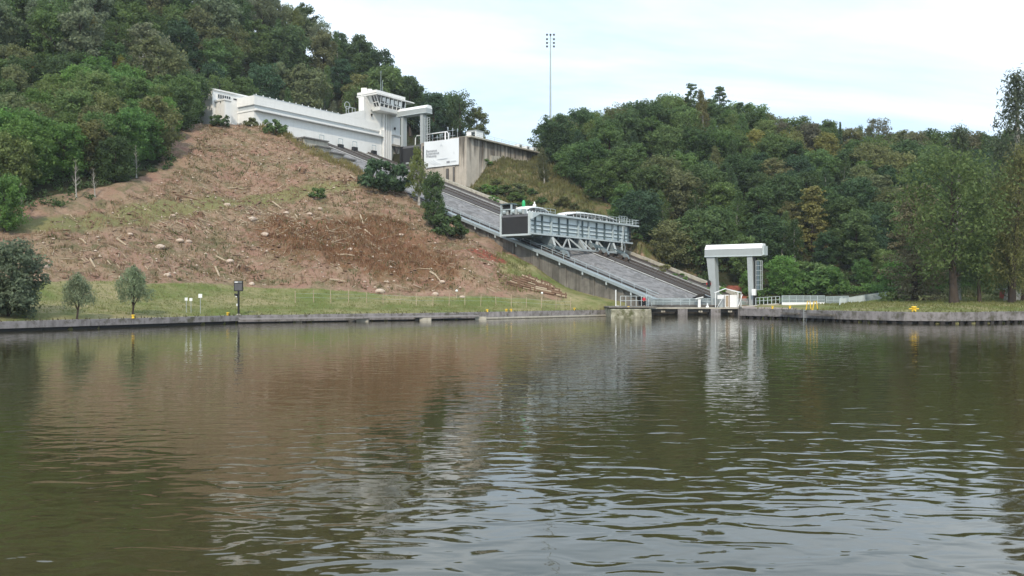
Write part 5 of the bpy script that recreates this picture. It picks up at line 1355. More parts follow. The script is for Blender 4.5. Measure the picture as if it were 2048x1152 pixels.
def proto(key, seed, h, w, kind, leaf=0.46, clumps=44, n=110, bark='bark', base=0.2):
    rng = np.random.default_rng(seed); R_ = random.Random(seed)
    cent = []; rad = []; limbs = []
    top = h
    lean = Vector((R_.uniform(-.05, .05) * h, R_.uniform(-.05, .05) * h, 0))
    def ax(z):
        s = z / h; return Vector((lean.x * s + .25 * math.sin(3 * s + seed), lean.y * s + .25 * math.cos(2.4 * s + seed), z))
    up, flat, droop = 0.5, 0.8, 0.0
    if kind == 'broad':
        for i in range(clumps):
            z = h * (base + (1 - base) * (i + .5) / clumps)
            s = (z / h - base) / (1 - base)
            prof = math.sqrt(max(0.02, 1 - (1.75 * s - .85) ** 2)) if s < 1 else .2
            a = i * 2.399 + R_.uniform(-.5, .5); r = w / 2 * prof * R_.uniform(.35, 1.0)
            p = ax(z) + Vector((math.cos(a) * r, math.sin(a) * r, R_.uniform(-.04, .05) * h))
            cent.append(p); rad.append(w * R_.uniform(.11, .20))
            if i % 3 == 0:
                limbs.append(([ax(max(z - r * .7, h * .12)), (ax(max(z - r * .4, h * .14)) + p) / 2, p], [.03 * h * (1 - s) * .35 + .05, .05, .02], 5, False))
    elif kind == 'birch':
        up, droop, flat = .2, .9, 1.1
        for i in range(clumps):
            z = h * (base + (1 - base) * (i + .5) / clumps); s = (z / h - base) / (1 - base)
            prof = (math.sin(math.pi * min(1, s * .8 + .2)) ** .8) * (1 - .3 * s)
            a = i * 2.399; r = w / 2 * prof * R_.uniform(.2, 1.0)
            p = ax(z) + Vector((math.cos(a) * r, math.sin(a) * r, 0))
            cent.append(p); rad.append(w * R_.uniform(.10, .17))
            if i % 3 == 0:
                limbs.append(([ax(max(z - r, h * .2)), (ax(z) + p) / 2 + Vector((0, 0, .3)), p], [.06, .04, .015], 4, False))
    elif kind == 'pine':
        up, flat = .8, .42
        for i in range(clumps):
            z = h * (base + (1 - base) * (i + .5) / clumps); s = (z / h - base) / (1 - base)
            prof = (.55 + .45 * math.sin(math.pi * (s * .8 + .1))) * (1 - s * .55)
            a = i * 2.399 + R_.uniform(-.6, .6); r = w / 2 * prof * R_.uniform(.3, 1.05)
            p = ax(z) + Vector((math.cos(a) * r, math.sin(a) * r, R_.uniform(-.3, .3)))
            cent.append(p); rad.append(w * R_.uniform(.11, .18))
            if i % 2 == 0:
                limbs.append(([ax(z - .2), (ax(z) + p) / 2, p], [.09, .06, .02], 4, False))
    elif kind == 'spruce':
        up, flat, droop = .6, .35, .5
        for i in range(clumps):
            s = (i + .5) / clumps; z = h * (base + (1 - base) * s)
            r = w / 2 * (1 - s) ** .85 * R_.uniform(.35, 1.05)
            a = i * 2.399
            p = ax(z) + Vector((math.cos(a) * r, math.sin(a) * r, -r * .25))
            cent.append(p); rad.append(max(.25, w * .15 * (1 - s * .75)))
    elif kind == 'shrub':
        for i in range(clumps):
            a = i * 2.399; s = (i + .5) / clumps
            r = w / 2 * math.sqrt(s) * .95; z = h * (.12 + .8 * R_.random() * math.sqrt(max(0, 1 - (r / (w * .55)) ** 2)))
            p = Vector((math.cos(a) * r, math.sin(a) * r, z)); cent.append(p); rad.append(w * R_.uniform(.10, .17))
            if i % 3 == 0:
                limbs.append(([Vector((R_.uniform(-.2, .2), R_.uniform(-.2, .2), 0)), p * .6, p], [.06, .045, .02], 4, False))
    elif kind == 'bare':
        for i in range(26):
            z = h * R_.uniform(.3, .95); a = i * 2.399; r = w / 2 * R_.uniform(.4, 1) * (1.15 - z / h)
            q = ax(z); p = q + Vector((math.cos(a) * r, math.sin(a) * r, r * 1.1))
            limbs.append(([q, (p + q) / 2 + Vector((0, 0, -.15)), p], [.07, .045, .015], 4, False))
            for _ in range(3):
                b = q.lerp(p, R_.uniform(.4, .9)); limbs.append(([b, b + Vector((R_.uniform(-.8, .8), R_.uniform(-.8, .8), R_.uniform(.5, 1.4)))], [.03, .012], 3, False))
            cent.append(p); rad.append(.5)
    tz = [0, h * .08, h * .3, h * .6, h * .93]
    tr = h * (.021 if kind in ('birch', 'bare', 'spruce') else .026)
    trunk = ([ax(z) for z in tz], [tr * 1.35, tr, tr * .8, tr * .5, tr * .12], 8, False)
    if kind == 'shrub':
        trunk = ([Vector((0, 0, -.2)), Vector((0, 0, h * .45))], [.1, .04], 5, False)
    q = leaf_quads(np.array([tuple(c) for c in cent]), rad, n, leaf, rng, up, flat, droop)
    cm = quads_mesh(key + '_crown', q)
    cm.materials.append(M['needle'] if kind in ('pine', 'spruce') else M['leaf'])
    PROTO[key] = (limb_mesh(key + '_trunk', trunk, limbs, M[bark]), cm, h, kind)
proto('broad_a', 1, 13, 9.5, 'broad', clumps=64, n=120, base=.10)
proto('broad_b', 2, 14, 8.5, 'broad', clumps=60, n=120, base=.14)
proto('broad_c', 3, 12, 10.5, 'broad', clumps=70, n=115, base=.08)
proto('broad_d', 4, 15, 8.0, 'broad', clumps=58, n=120, base=.22)
proto('airy_a', 5, 16, 9.0, 'broad', leaf=.42, clumps=44, n=75, base=.38)
proto('airy_b', 6, 17, 8.0, 'broad', leaf=.42, clumps=40, n=70, base=.45)
proto('birch_a', 7, 14, 6.0, 'birch', leaf=.36, clumps=46, n=80, bark='birchbark', base=.22)
proto('birch_b', 8, 17, 6.5, 'birch', leaf=.36, clumps=50, n=80, bark='birchbark', base=.28)
proto('pine_a', 9, 17, 7.0, 'pine', leaf=.40, clumps=40, n=80, base=.42)
proto('pine_b', 10, 18, 6.0, 'pine', leaf=.40, clumps=34, n=75, base=.5)
proto('spruce_a', 11, 17, 6.0, 'spruce', leaf=.42, clumps=80, n=60, base=.05)
proto('shrub_a', 12, 3.2, 4.2, 'shrub', leaf=.30, clumps=26, n=80)
proto('shrub_b', 13, 2.4, 3.4, 'shrub', leaf=.28, clumps=22, n=80)
proto('bare_a', 14, 15, 6.0, 'bare', leaf=.2, n=5, bark='birchbark')
proto('willow_a', 15, 5.4, 4.2, 'birch', leaf=.20, clumps=46, n=75, base=.42, bark='bark')
proto('park_a', 16, 24, 17, 'broad', leaf=.42, clumps=105, n=95, base=.24)
proto('park_b', 17, 20, 11, 'birch', leaf=.34, clumps=74, n=100, base=.16)
proto('park_c', 18, 24, 14, 'pine', leaf=.38, clumps=110, n=120, base=.04)
proto('larch_a', 20, 15, 8.5, 'pine', leaf=.40, clumps=80, n=75, base=.06)
proto('poplar_a', 19, 38, 11, 'birch', leaf=.40, clumps=110, n=75, bark='birchbark', base=.12)

def tree(key, x, y, h, label, cat, colr, group=None, rz=None, wide=1.0, name=None, z=None, seed=0):
    tm, cm, h0, kind = PROTO[key]
    s = h / h0
    z = hz(x, y) if z is None else z
    name = name or {'broad': 'broadleaf_tree', 'birch': 'birch_tree', 'pine': 'pine_tree', 'spruce': 'spruce_tree', 'shrub': 'shrub', 'bare': 'bare_tree'}[kind]
    e = empty(name, (x, y, z - .15), label, cat, group, rz if rz is not None else (x * 12.9 + y * 7.7) % 6.283)
    e.scale = (s * wide, s * wide, s)
    t_ = bpy.data.objects.new('trunk', tm); col.objects.link(t_); t_.parent = e
    c_ = bpy.data.objects.new('crown', cm); col.objects.link(c_); c_.parent = e
    c_.color = (*colr, 1)
    return e
DARK = (0.092, 0.146, 0.056); DEEP = (0.076, 0.132, 0.064); MID = (0.128, 0.200, 0.068); LIGHT = (0.185, 0.25, 0.085)
BRIGHT = (0.135, 0.245, 0.066); OLIVE = (0.18, 0.195, 0.085); YELL = (0.26, 0.26, 0.09); PALE = (0.20, 0.235, 0.14); BROWNISH = (0.18, 0.18, 0.11)
CNAME = {DARK: 'dark green', DEEP: 'deep blue green', MID: 'mid green', LIGHT: 'light green', BRIGHT: 'bright green', OLIVE: 'olive green', YELL: 'yellow green', PALE: 'pale grey green', BROWNISH: 'brownish'}
def jit(c, r, a=.16):
    k = 1 + r.uniform(-a, a); return (c[0] * k * (1 + r.uniform(-.08, .08)), c[1] * k, c[2] * k * (1 + r.uniform(-.12, .12)))
taken = []
def forest(poly, spacing, seed, pick, where, group, limit=400, keep=None):
    r = random.Random(seed)
    xs_ = [p[0] for p in poly]; ys_ = [p[1] for p in poly]
    cand = [(r.uniform(min(xs_), max(xs_)), r.uniform(min(ys_), max(ys_))) for _ in range(5200)]
    cx = np.array([c[0] for c in cand]); cy = np.array([c[1] for c in cand])
    ok = in_poly(cx, cy, poly); hs = height(cx, cy)
    n = 0
    for (x, y), o_, z in zip(cand, ok, hs):
        if not o_ or n >= limit:
            continue
        sp_ = spacing(x, y) if callable(spacing) else spacing
        if abs(x) / y > 0.63 or any((x - a) ** 2 + (y - b) ** 2 < sp_ * sp_ for a, b in taken):
            continue
        if keep and not keep(x, y, z):
            continue
        key, hh, c0, wide = pick(x, y, r)
        taken.append((x, y)); n += 1
        kind = PROTO[key][3]
        noun = {'broad': 'broadleaf tree', 'birch': 'drooping birch', 'pine': 'scots pine', 'spruce': 'pointed spruce', 'bare': 'bare tree', 'shrub': 'low shrub'}[kind]
        if key.startswith('airy'):
            noun = 'thin crowned tree'
        sz = '' if kind == 'shrub' else ('tall ' if hh > PROTO[key][2] * 1.02 else ('small ' if hh < PROTO[key][2] * .8 else ''))
        tree(key, x, y, hh, '%s%s %s %s' % (sz, CNAME[c0], noun, where(x, y)), 'shrub' if kind == 'shrub' else 'tree', jit(c0, r), group, None, wide, z=z)
    return n

# --- single trees that stand out
def solo(key, x, y, h, label, colr, cat='tree', wide=1.0, name=None, keep=3.0):
    taken.append((x, y)); return tree(key, x, y, h, label, cat, colr, None, None, wide, name)
solo('shrub_a', -26.9, 184.5, 8.6, 'dense dark green holly like bush at the crest of the cleared slope', DEEP, 'bush', .92, 'bush')
solo('birch_a', -19.6, 183.0, 12.0, 'light yellow green birch in front of the banner wall', (0.20, 0.24, 0.07), wide=1.1)
solo('broad_b', -15.4, 173.0, 11.0, 'dark slender tree low on the edge of the cleared slope below the birch', DARK, wide=.75)
solo('shrub_b', -12.2, 171.0, 5.0, 'ragged dark bush leaning at the foot of the slender tree', DARK, 'bush', 1.0, 'bush')
solo('shrub_b', -39.5, 177.2, 2.3, 'small lone green shrub on the grassy track across the slope', MID, 'bush', 1, 'bush')
solo('shrub_a', -56.4, 208.8, 4.4, 'flat topped green bush in front of the long white wall', MID, 'bush', 1.0, 'bush')
solo('shrub_b', -63.0, 211.0, 2.6, 'low bush in front of the white wall corner', OLIVE, 'bush', 1, 'bush')
solo('shrub_a', -68.8, 205.5, 3.4, 'dark bush at the foot of the fluted white pavilion', DARK, 'bush', 1, 'bush')
solo('shrub_b', -50.0, 208.3, 2.0, 'scrubby bush where the white wall meets the brown crest', OLIVE, 'bush', 1.3, 'bush')
solo('broad_c', -75.5, 130.5, 8.0, 'bright green bushy tree at the left picture edge above the grass', BRIGHT, wide=.85)
solo('willow_a', -49.9, 100.3, 5.3, 'smaller round pollard willow on the grass, second from the left', (0.26, 0.31, 0.19), 'tree', 1.0, 'willow_tree')
solo('willow_a', -46.4, 107.6, 6.2, 'pointed pollard willow on the grass left of the black sign', (0.26, 0.32, 0.19), 'tree', 1.0, 'willow_tree')
solo('broad_c', -55.6, 97.0, 8.0, 'grey green bushy willow at the left edge of the quay', (0.16, 0.20, 0.125), 'tree', 1.05, 'willow_tree')
solo('shrub_a', -57.5, 97.5, 5.0, 'dense low bush beside the leftmost willow trunk', (0.075, 0.10, 0.055), 'bush', 1.0, 'bush')
solo('birch_a', -94.0, 212, 13, 'yellowing birch among dark trees above the green thicket', (0.20, 0.20, 0.04))
solo('birch_b', -84.0, 218, 12, 'yellow leaved small tree left of the white building', (0.22, 0.20, 0.04), wide=.8)
solo('bare_a', -93.0, 222, 17, 'bare pale limbed tree standing in the dark wood', OLIVE)
solo('bare_a', -97.0, 150, 9, 'bare pale trunk at the lower left edge of the thicket', OLIVE)
for x_, y_, h_, lab in ((-76.5, 136.5, 5.5, 'thin bare sapling at the low left edge of the thicket'), (-73.5, 147.5, 6.5, 'pair like pale bare stems at the lower thicket edge'), (-71.8, 150.5, 5.0, 'short bare stem at the lower thicket edge, right of the taller one'),
                        (-70.2, 163.5, 6.0, 'bare pale trunk at the thicket edge half way up the slope'), (-71.5, 184.0, 5.5, 'bare stem near the top of the thicket edge')):
    solo('bare_a', x_, y_, h_, lab, OLIVE)
solo('broad_c', -75.8, 203.0, 10.5, 'broad green tree touching the left end of the white pavilion', MID)
solo('broad_a', -77.2, 209.0, 12.5, 'tall green tree just left of the white hall corner', DARK)
solo('broad_a', -74.6, 197.5, 9.0, 'rounded green tree at the top edge of the cleared slope below the pavilion', DARK)
solo('broad_d', -106.0, 214, 20, 'pale silvery green tree rising above the thicket on the left', PALE, wide=1.0)
solo('broad_b', -108.5, 196, 9, 'small orange leaved tree at the far left of the wood', (0.22, 0.12, 0.03), wide=.6)
solo('birch_b', -71.0, 292, 19, 'light yellow green birch hanging near the top of the wooded hill', (0.18, 0.21, 0.07))
solo('airy_a', -28.5, 300, 15, 'wispy thin tree alone on the skyline above the gantry', DARK)
solo('birch_a', 8.6, 236, 9.8, 'olive young birch on the grassy bank behind the tank', (0.14, 0.15, 0.075))
solo('shrub_a', -7.8, 246.2, 2.8, 'bright green bush at the foot of the aqueduct wall', BRIGHT, 'bush', 1.4, 'bush')
solo('larch_a', 71.5, 207, 15.5, 'yellow green larch like tree standing out above the far bank fence', (0.20, 0.19, 0.06), 'tree', 1.1, 'larch_tree')
solo('birch_b', 57.5, 262, 19, 'yellowish birch high on the right hill below the pines', (0.19, 0.18, 0.075))
solo('pine_b', 57.6, 282, 17.0, 'tallest scots pine on the right skyline, left of the pair', DARK)
solo('pine_a', 66.6, 282, 17.6, 'tallest scots pine on the right skyline, right of the pair', DARK)
solo('pine_a', 46.0, 282, 12.0, 'leaning dark pine left of the skyline pair', DEEP)
solo('spruce_a', 38.2, 280, 13, 'narrow dark spruce tip on the right skyline nearest the mast', DEEP, wide=.7)
solo('pine_b', 73.5, 282, 13.5, 'dark pine just right of the skyline pair', DEEP)
solo('airy_b', 109, 262, 18, 'thin see through tree on the far right skyline', BROWNISH)
solo('spruce_a', 98.5, 262, 16.5, 'small pointed spruce standing on the right skyline dip', DEEP, wide=.7)
# park trees on the right bank
solo('park_a', 70.8, 140.0, 24.0, 'big dark trunked broadleaf tree nearest the yellow double bollard', (0.125, 0.175, 0.06))
solo('park_b', 76.2, 142.5, 17.0, 'slim dark tree just right of the big park tree', DARK, wide=.8)
solo('park_b', 81.0, 141.5, 25.0, 'weeping birch with yellowish hanging twigs in the park', (0.19, 0.195, 0.075), wide=1.0)
solo('park_b', 84.0, 147.5, 22.0, 'dark forked tree at the right picture edge', (0.12, 0.15, 0.065))
solo('poplar_a', 91.5, 160.0, 43.0, 'very tall feathery tree towering at the right picture edge', (0.11, 0.135, 0.08), wide=1.35)
solo('poplar_a', 84.0, 166.0, 33.0, 'tall feathery tree just left of the tallest one at the right edge', (0.10, 0.13, 0.075), wide=1.2)
solo('park_c', 73.5, 160.5, 22.0, 'wide olive brown conifer left of the big park tree', (0.165, 0.15, 0.085), wide=1.0)
solo('park_b', 89.0, 152.5, 15.0, 'small leafy tree beside the red hut', MID)
solo('shrub_a', 69.0, 158.5, 3.2, 'light green bush on the grass below the olive conifer', LIGHT, 'bush', 1.1, 'bush')

# --- the woods
LMK = [((-50, 278), 'straight behind the control tower'), ((-62, 262), 'behind the right half of the long white wall'), ((-74, 246), 'behind the middle of the long white wall'), ((-86, 232), 'behind the pavilion end of the white building'),
       ((-30, 290), 'behind the upper gantry'), ((-16, 287), 'behind the pipe frame and banner'), ((-95, 285), 'high at the top picture edge'), ((-60, 305), 'on the skyline high behind the tower'), ((-120, 250), 'dark upper left corner of the hill'), ((-135, 275), 'topmost at the left of the hill'),
       ((-112, 225), 'above the thicket at the upper left'), ((-100, 245), 'above the thicket left of the white building'),
       ((-70, 160), 'low at the right edge of the thicket'), ((-69, 178), 'at the right edge of the thicket, half way up'), ((-74, 200), 'at the top right of the thicket beside the pavilion'), ((-80, 145), 'at the low left corner of the thicket'),
       ((-86, 165), 'in the lower middle of the thicket'), ((-86, 185), 'in the upper middle of the thicket'), ((-100, 185), 'at the left side of the thicket'), ((-95, 150), 'at the left picture edge of the thicket'), ((-105, 203), 'along the top left of the thicket'), ((-90, 202), 'along the top of the thicket'),
       ((14, 270), 'at the wood edge by the floodlight mast'), ((17, 245), 'at the wood edge by the grassy bank'), ((24, 222), 'above the far end of the tank'), ((34, 208), 'between tank and gantry'), ((44, 198), 'just above the left gantry leg'), ((56, 190), 'just behind the gantry opening'),
       ((70, 186), 'above the pale tapering fence'), ((85, 184), 'behind the olive conifer'), ((105, 182), 'behind the park trees'), ((32, 258), 'upper left of the right hill'), ((34, 235), 'middle left of the right hill'), ((48, 220), 'in the centre of the right hill'),
       ((50, 245), 'below the skyline pines'), ((52, 275), 'at the skyline beside the pines'), ((28, 280), 'on the skyline right of the mast'), ((70, 225), 'right of the hill centre near the larch'), ((72, 255), 'on the upper middle right of the hill'), ((75, 280), 'on the skyline right of the pines'),
       ((95, 215), 'right of the larch'), ((95, 245), 'under the skyline dip on the right'), ((100, 268), 'on the skyline at the dip'), ((125, 240), 'above the park trees'), ((125, 268), 'on the far right skyline'), ((140, 215), 'behind the tall feathery trees'), ((120, 205), 'behind the big park tree')]
def landmark(x, y):
    return min(LMK, key=lambda l: (l[0][0] - x) ** 2 + (l[0][1] - y) ** 2)[1]
BRL = BROWN
def left_pick(x, y, r):
    if y < 178:
        c0 = r.choice([BRIGHT, BRIGHT, MID, MID, LIGHT, OLIVE]) if x < -72 else r.choice([MID, DARK, DEEP])
        return r.choice(['broad_a', 'broad_c', 'broad_c']), r.uniform(7.5, 11), c0, 1.05
    if y < 208:
        return r.choice(['broad_a', 'broad_c', 'broad_b']), r.uniform(8.5, 12.0), r.choice([BRIGHT, BRIGHT, MID, LIGHT, OLIVE]) if x > -100 else r.choice([DARK, MID, OLIVE]), 1.05
    k = r.choice(['broad_a', 'broad_b', 'broad_d', 'broad_d', 'airy_a', 'birch_b', 'broad_c'])
    return k, r.uniform(13, 19), r.choice([DARK, DARK, DEEP, MID, OLIVE, PALE, MID]), 1.0
n1 = forest([(-83, 133), (-76, 148), (-71, 160), (-70.5, 174), (-73.0, 191), (-74.0, 200), (-75, 207), (-82, 214), (-95, 206), (-128, 204), (-122, 165), (-92, 128)], 4.9, 21, left_pick,
            landmark, 'trees of the thicket left of the cleared slope', 115)
n2 = forest([(-84, 226), (-66, 259), (-47, 276), (-30, 285), (-14, 283), (-10, 296), (-38, 318), (-70, 322), (-125, 318), (-175, 262), (-140, 212), (-100, 210)], 6.9, 22, left_pick,
            landmark, 'trees of the wooded hill behind the white building', 135)
def right_pick(x, y, r):
    if y < 196:
        return r.choice(['broad_c', 'broad_a', 'shrub_a']), r.uniform(5, 8), r.choice([BRIGHT, BRIGHT, MID, LIGHT]), 1.15
    if y < 250:
        k = r.choice(['broad_a', 'broad_b', 'broad_c', 'broad_c', 'birch_a', 'broad_d'])
        return k, r.uniform(9, 13.0), r.choice([DARK, DEEP, DEEP, MID, DARK, MID, MID, DARK, OLIVE]), 1.2
    k = r.choice(['broad_a', 'broad_b', 'broad_d', 'airy_a', 'birch_a', 'pine_a' if x > 90 else 'broad_c'])
    c0 = r.choice([DARK, MID, MID, MID, OLIVE, LIGHT, BROWNISH if x > 80 else MID, YELL if x > 55 else DARK])
    return k, r.uniform(10, 14.0) * (1.0 if x > 30 else .9), c0, 1.12
n3 = forest([(9.5, 284), (9.5, 268), (11.5, 252), (16.5, 238), (22, 222), (29, 210), (36, 203), (41, 200), (46, 196), (52, 189), (66, 184), (80, 181), (104, 178), (130, 178), (165, 232), (160, 282), (60, 292), (20, 288)], 5.9, 23, right_pick,
            landmark, 'trees of the right wooded hill', 235)
def scrub_pick(x, y, r):
    return r.choice(['shrub_a', 'shrub_b']), r.uniform(1.5, 3.2), r.choice([BRIGHT, MID, OLIVE]), 1.3
n4 = forest([(14, 226), (22, 215), (30, 204), (37, 196), (46, 188), (44, 186), (33, 193), (24, 204), (14, 213), (-4, 226), (-12, 236), (-6, 240), (6, 231)], 3.3, 24, scrub_pick,
            lambda x, y: 'below the aqueduct wall' if x < -3 else ('on the grassy bank behind the near boat' if x < 11 else ('on the bank above the far boat' if x < 24 else ('on the bank just right of the tank' if x < 35 else 'by the foot of the pale parapet'))), 'shrubs beside the pale parapet', 44)
print('trees', n1, n2, n3, n4)

# trees that would share a label are told apart by their order in view
same = {}
for o in list(col.objects):
    if o.type == 'EMPTY' and o.parent is None and o.get('group', '').startswith(('trees of', 'shrubs beside')):
        same.setdefault(o['label'], []).append(o)
for lab, os_ in same.items():
    os_.sort(key=lambda o: o.location.x / o.location.y)
    names = {2: ('left one', 'right one'), 3: ('leftmost', 'middle one', 'rightmost'), 4: ('leftmost', 'second from left', 'third from left', 'rightmost'),
             5: ('leftmost', 'second from left', 'middle one', 'second from right', 'rightmost'), 6: ('leftmost', 'second from left', 'third from left', 'third from right', 'second from right', 'rightmost')}.get(len(os_))
    if names and len(lab.split()) <= 13:
        for o, nm in zip(os_, names):
            o['label'] = lab + ', ' + nm
# undergrowth: leaf clumps over the forest floor, in one object
rng = np.random.default_rng(5)
def scatter(poly, n, seed):
    r = np.random.default_rng(seed); p = np.array(poly)
    x = r.uniform(p[:, 0].min(), p[:, 0].max(), n * 3); y = r.uniform(p[:, 1].min(), p[:, 1].max(), n * 3)
    ok = in_poly(x, y, poly) & (np.abs(x) / y < .64); x, y = x[ok][:n], y[ok][:n]
    return x, y, height(x, y)
def leaf_stuff(name, poly, n, per, rad, size, colr, label, seed, zoff=.4):
    x, y, z = scatter(poly, n, seed); r = np.random.default_rng(seed)
    q = leaf_quads(np.stack([x, y, z + zoff], 1), rad * (.5 + r.random(len(x))), per, size, r, .7, .7)
    me = quads_mesh(name, q); me.materials.append(M['leaf'])
    o = bpy.data.objects.new(name, me); col.objects.link(o); o.color = (*colr, 1)
    return tag(o, label, 'undergrowth', None, 'stuff')
leaf_stuff('undergrowth', [(-79, 131), (-72, 147), (-68, 173), (-76, 204), (-95, 212), (-135, 205), (-122, 165), (-92, 128)], 500, 40, 1.1, .4, DARK, 'low dark undergrowth under the thicket trees', 31)
leaf_stuff('undergrowth', [(-84, 228), (-47, 278), (-14, 283), (-38, 318), (-125, 318), (-160, 240), (-100, 210)], 900, 40, 1.4, .5, DEEP, 'dark undergrowth on the hill behind the white building', 32)
leaf_stuff('undergrowth', [(14, 276), (17, 240), (29, 208), (46, 194), (66, 182), (104, 176), (130, 176), (165, 232), (160, 282), (60, 290)], 1900, 40, 1.4, .5, DARK, 'dark undergrowth on the right wooded hill', 33)
leaf_stuff('undergrowth', [(48, 187), (60, 182.5), (80, 178.5), (104, 175), (104, 180), (80, 184), (60, 187), (49, 191)], 170, 70, 1.2, .36, BRIGHT, 'green bramble thicket along the foot of the right hill', 34, .8)
leaf_stuff('undergrowth', [(84, 170), (120, 168), (130, 180), (84, 176)], 60, 60, 1.3, .36, OLIVE, 'brownish hedge behind the park trees', 35, .8)

# ================================================================== litter of the cleared slope
def tuft_mesh(name, x, y, z, hgt, wid, seed, lean=.5):
    r = np.random.default_rng(seed); n = len(x)
    a = r.random(n) * 6.283; h = hgt * (.5 + r.random(n)); w = wid * (.6 + .8 * r.random(n))
    lx = (r.random(n) - .5) * lean * h; ly = (r.random(n) - .5) * lean * h
    p = np.stack([x, y, z - .04], 1); s = np.stack([np.cos(a) * w, np.sin(a) * w, np.zeros(n)], 1); t_ = np.stack([lx, ly, h], 1)
    q = np.stack([p - s, p + s, p + t_ + s * .25, p + t_ - s * .25], 1)
    return quads_mesh(name, q.reshape(-1, 3))
def grass_stuff(poly, n, hgt, wid, colr, label, seed, keep=None, blades=4, spread=.22):
    x, y, z = scatter(poly, n, seed); r = np.random.default_rng(seed + 1)
    if keep is not None:
        k = keep(x, y, z); x, y, z = x[k], y[k], z[k]
    x = np.repeat(x, blades) + r.normal(size=len(x) * blades) * spread; y = np.repeat(y, blades) + r.normal(size=len(y) * blades) * spread
    z = height(x, y)
    g_ = tuft_mesh('grass', x, y, z, hgt, wid, seed + 2)
    g_.materials.append(M['leaf'])
    o = bpy.data.objects.new('grass', g_); col.objects.link(o); o.color = (*colr, 1)
    return tag(o, label, 'grass', None, 'stuff')
HB = [(-76, 126), (-64, 119), (-53, 129), (-43.8, 141), (-26.5, 144.5), (-10, 150), (3, 154), (-8, 172), (-22, 188), (-44, 205), (-62, 213), (-73, 205), (-69, 190), (-66, 172), (-66, 157), (-70.5, 146), (-72, 133)]
grass_stuff(HB, 5200, .42, .07, (0.30, 0.22, 0.13), 'dry tan grass tufts over the cleared slope', 41)
grass_stuff(HB, 2200, .40, .09, (0.11, 0.115, 0.045), 'green weeds sprouting over the cleared slope', 42, lambda x, y, z: fbm(x, y, .08, 3) > .05)
grass_stuff(RUST, 2200, .5, .08, (0.22, 0.115, 0.06), 'rust brown dead bracken on the lower cleared slope', 43, lambda x, y, z: dist_line(x, y, RUST + RUST[:1]) + 5 * fbm(x, y, .2, 3) > 2.2, 4, .35)
grass_stuff([(-52, 205), (-64, 212.5), (-46, 207), (-31, 191), (-24, 187), (-31, 188)], 900, .8, .09, (0.23, 0.20, 0.08), 'tall yellowing grass along the crest of the slope', 44, None, 5, .3)
grass_stuff([(-60, 97), (-36.8, 118.5), (-8, 134.3), (16, 154.5), (9, 153), (-10, 148), (-44, 139), (-64, 117)], 5200, .20, .05, (0.22, 0.23, 0.085), 'mown grass with longer tufts on the left bank', 45, None, 3, .2)
grass_stuff([(39, 145), (48, 124), (53, 118), (58, 117), (70, 121), (92, 130), (110, 150), (110, 172), (60, 172), (57, 152), (50, 152)], 5200, .25, .06, (0.19, 0.20, 0.07), 'rough grass on the right bank under the park trees', 46, lambda x, y, z: ~((x < 52) & (y > 136)), 3, .2)
grass_stuff([(9.5, 277), (13, 252), (20, 224), (30, 206), (44, 192), (46, 187), (24, 205), (-6, 226), (-18, 238), (-2, 260)], 3400, .8, .14, (0.155, 0.15, 0.062), 'scrubby grass on the bank between the parapet and the right wood', 47, lambda x, y, z: ((x - N0[0]) * CU[0] + (y - N0[1]) * CU[1] > 43.6), 5, .35)
grass_stuff([(-3, 156), (-1, 153), (5, 154), (3, 166), (-3, 171)], 260, .45, .08, (0.20, 0.20, 0.08), 'grass in the hollow beside the concrete side wall', 48, None, 4, .3)
# weeds hanging over the quay edge
def edge_weeds(pl, n, seed, colr, label):
    r = np.random.default_rng(seed); segs = along(pl, 1.0); xs_ = []; ys_ = []
    for _ in range(n):
        a, b = segs[r.integers(len(segs))]; s_ = r.random()
        d = Vector((b[0] - a[0], b[1] - a[1])).normalized()
        k = .1 + .5 * r.random()
        xs_.append(a[0] + (b[0] - a[0]) * s_ - d.y * k); ys_.append(a[1] + (b[1] - a[1]) * s_ + d.x * k)
    x, y = np.array(xs_), np.array(ys_)
    g_ = tuft_mesh('grass', x, y, np.full(n, 1.04 if pl is not QR else 1.5), .3, .08, seed, 1.2); g_.materials.append(M['leaf'])
    o = bpy.data.objects.new('grass', g_); col.objects.link(o); o.color = (*colr, 1)
    tag(o, label, 'grass', None, 'stuff')
edge_weeds(QL, 700, 51, (0.13, 0.12, 0.06), 'weeds growing along the edge of the left quay')
edge_weeds(QR, 350, 52, (0.14, 0.14, 0.05), 'weeds growing along the edge of the right quay')
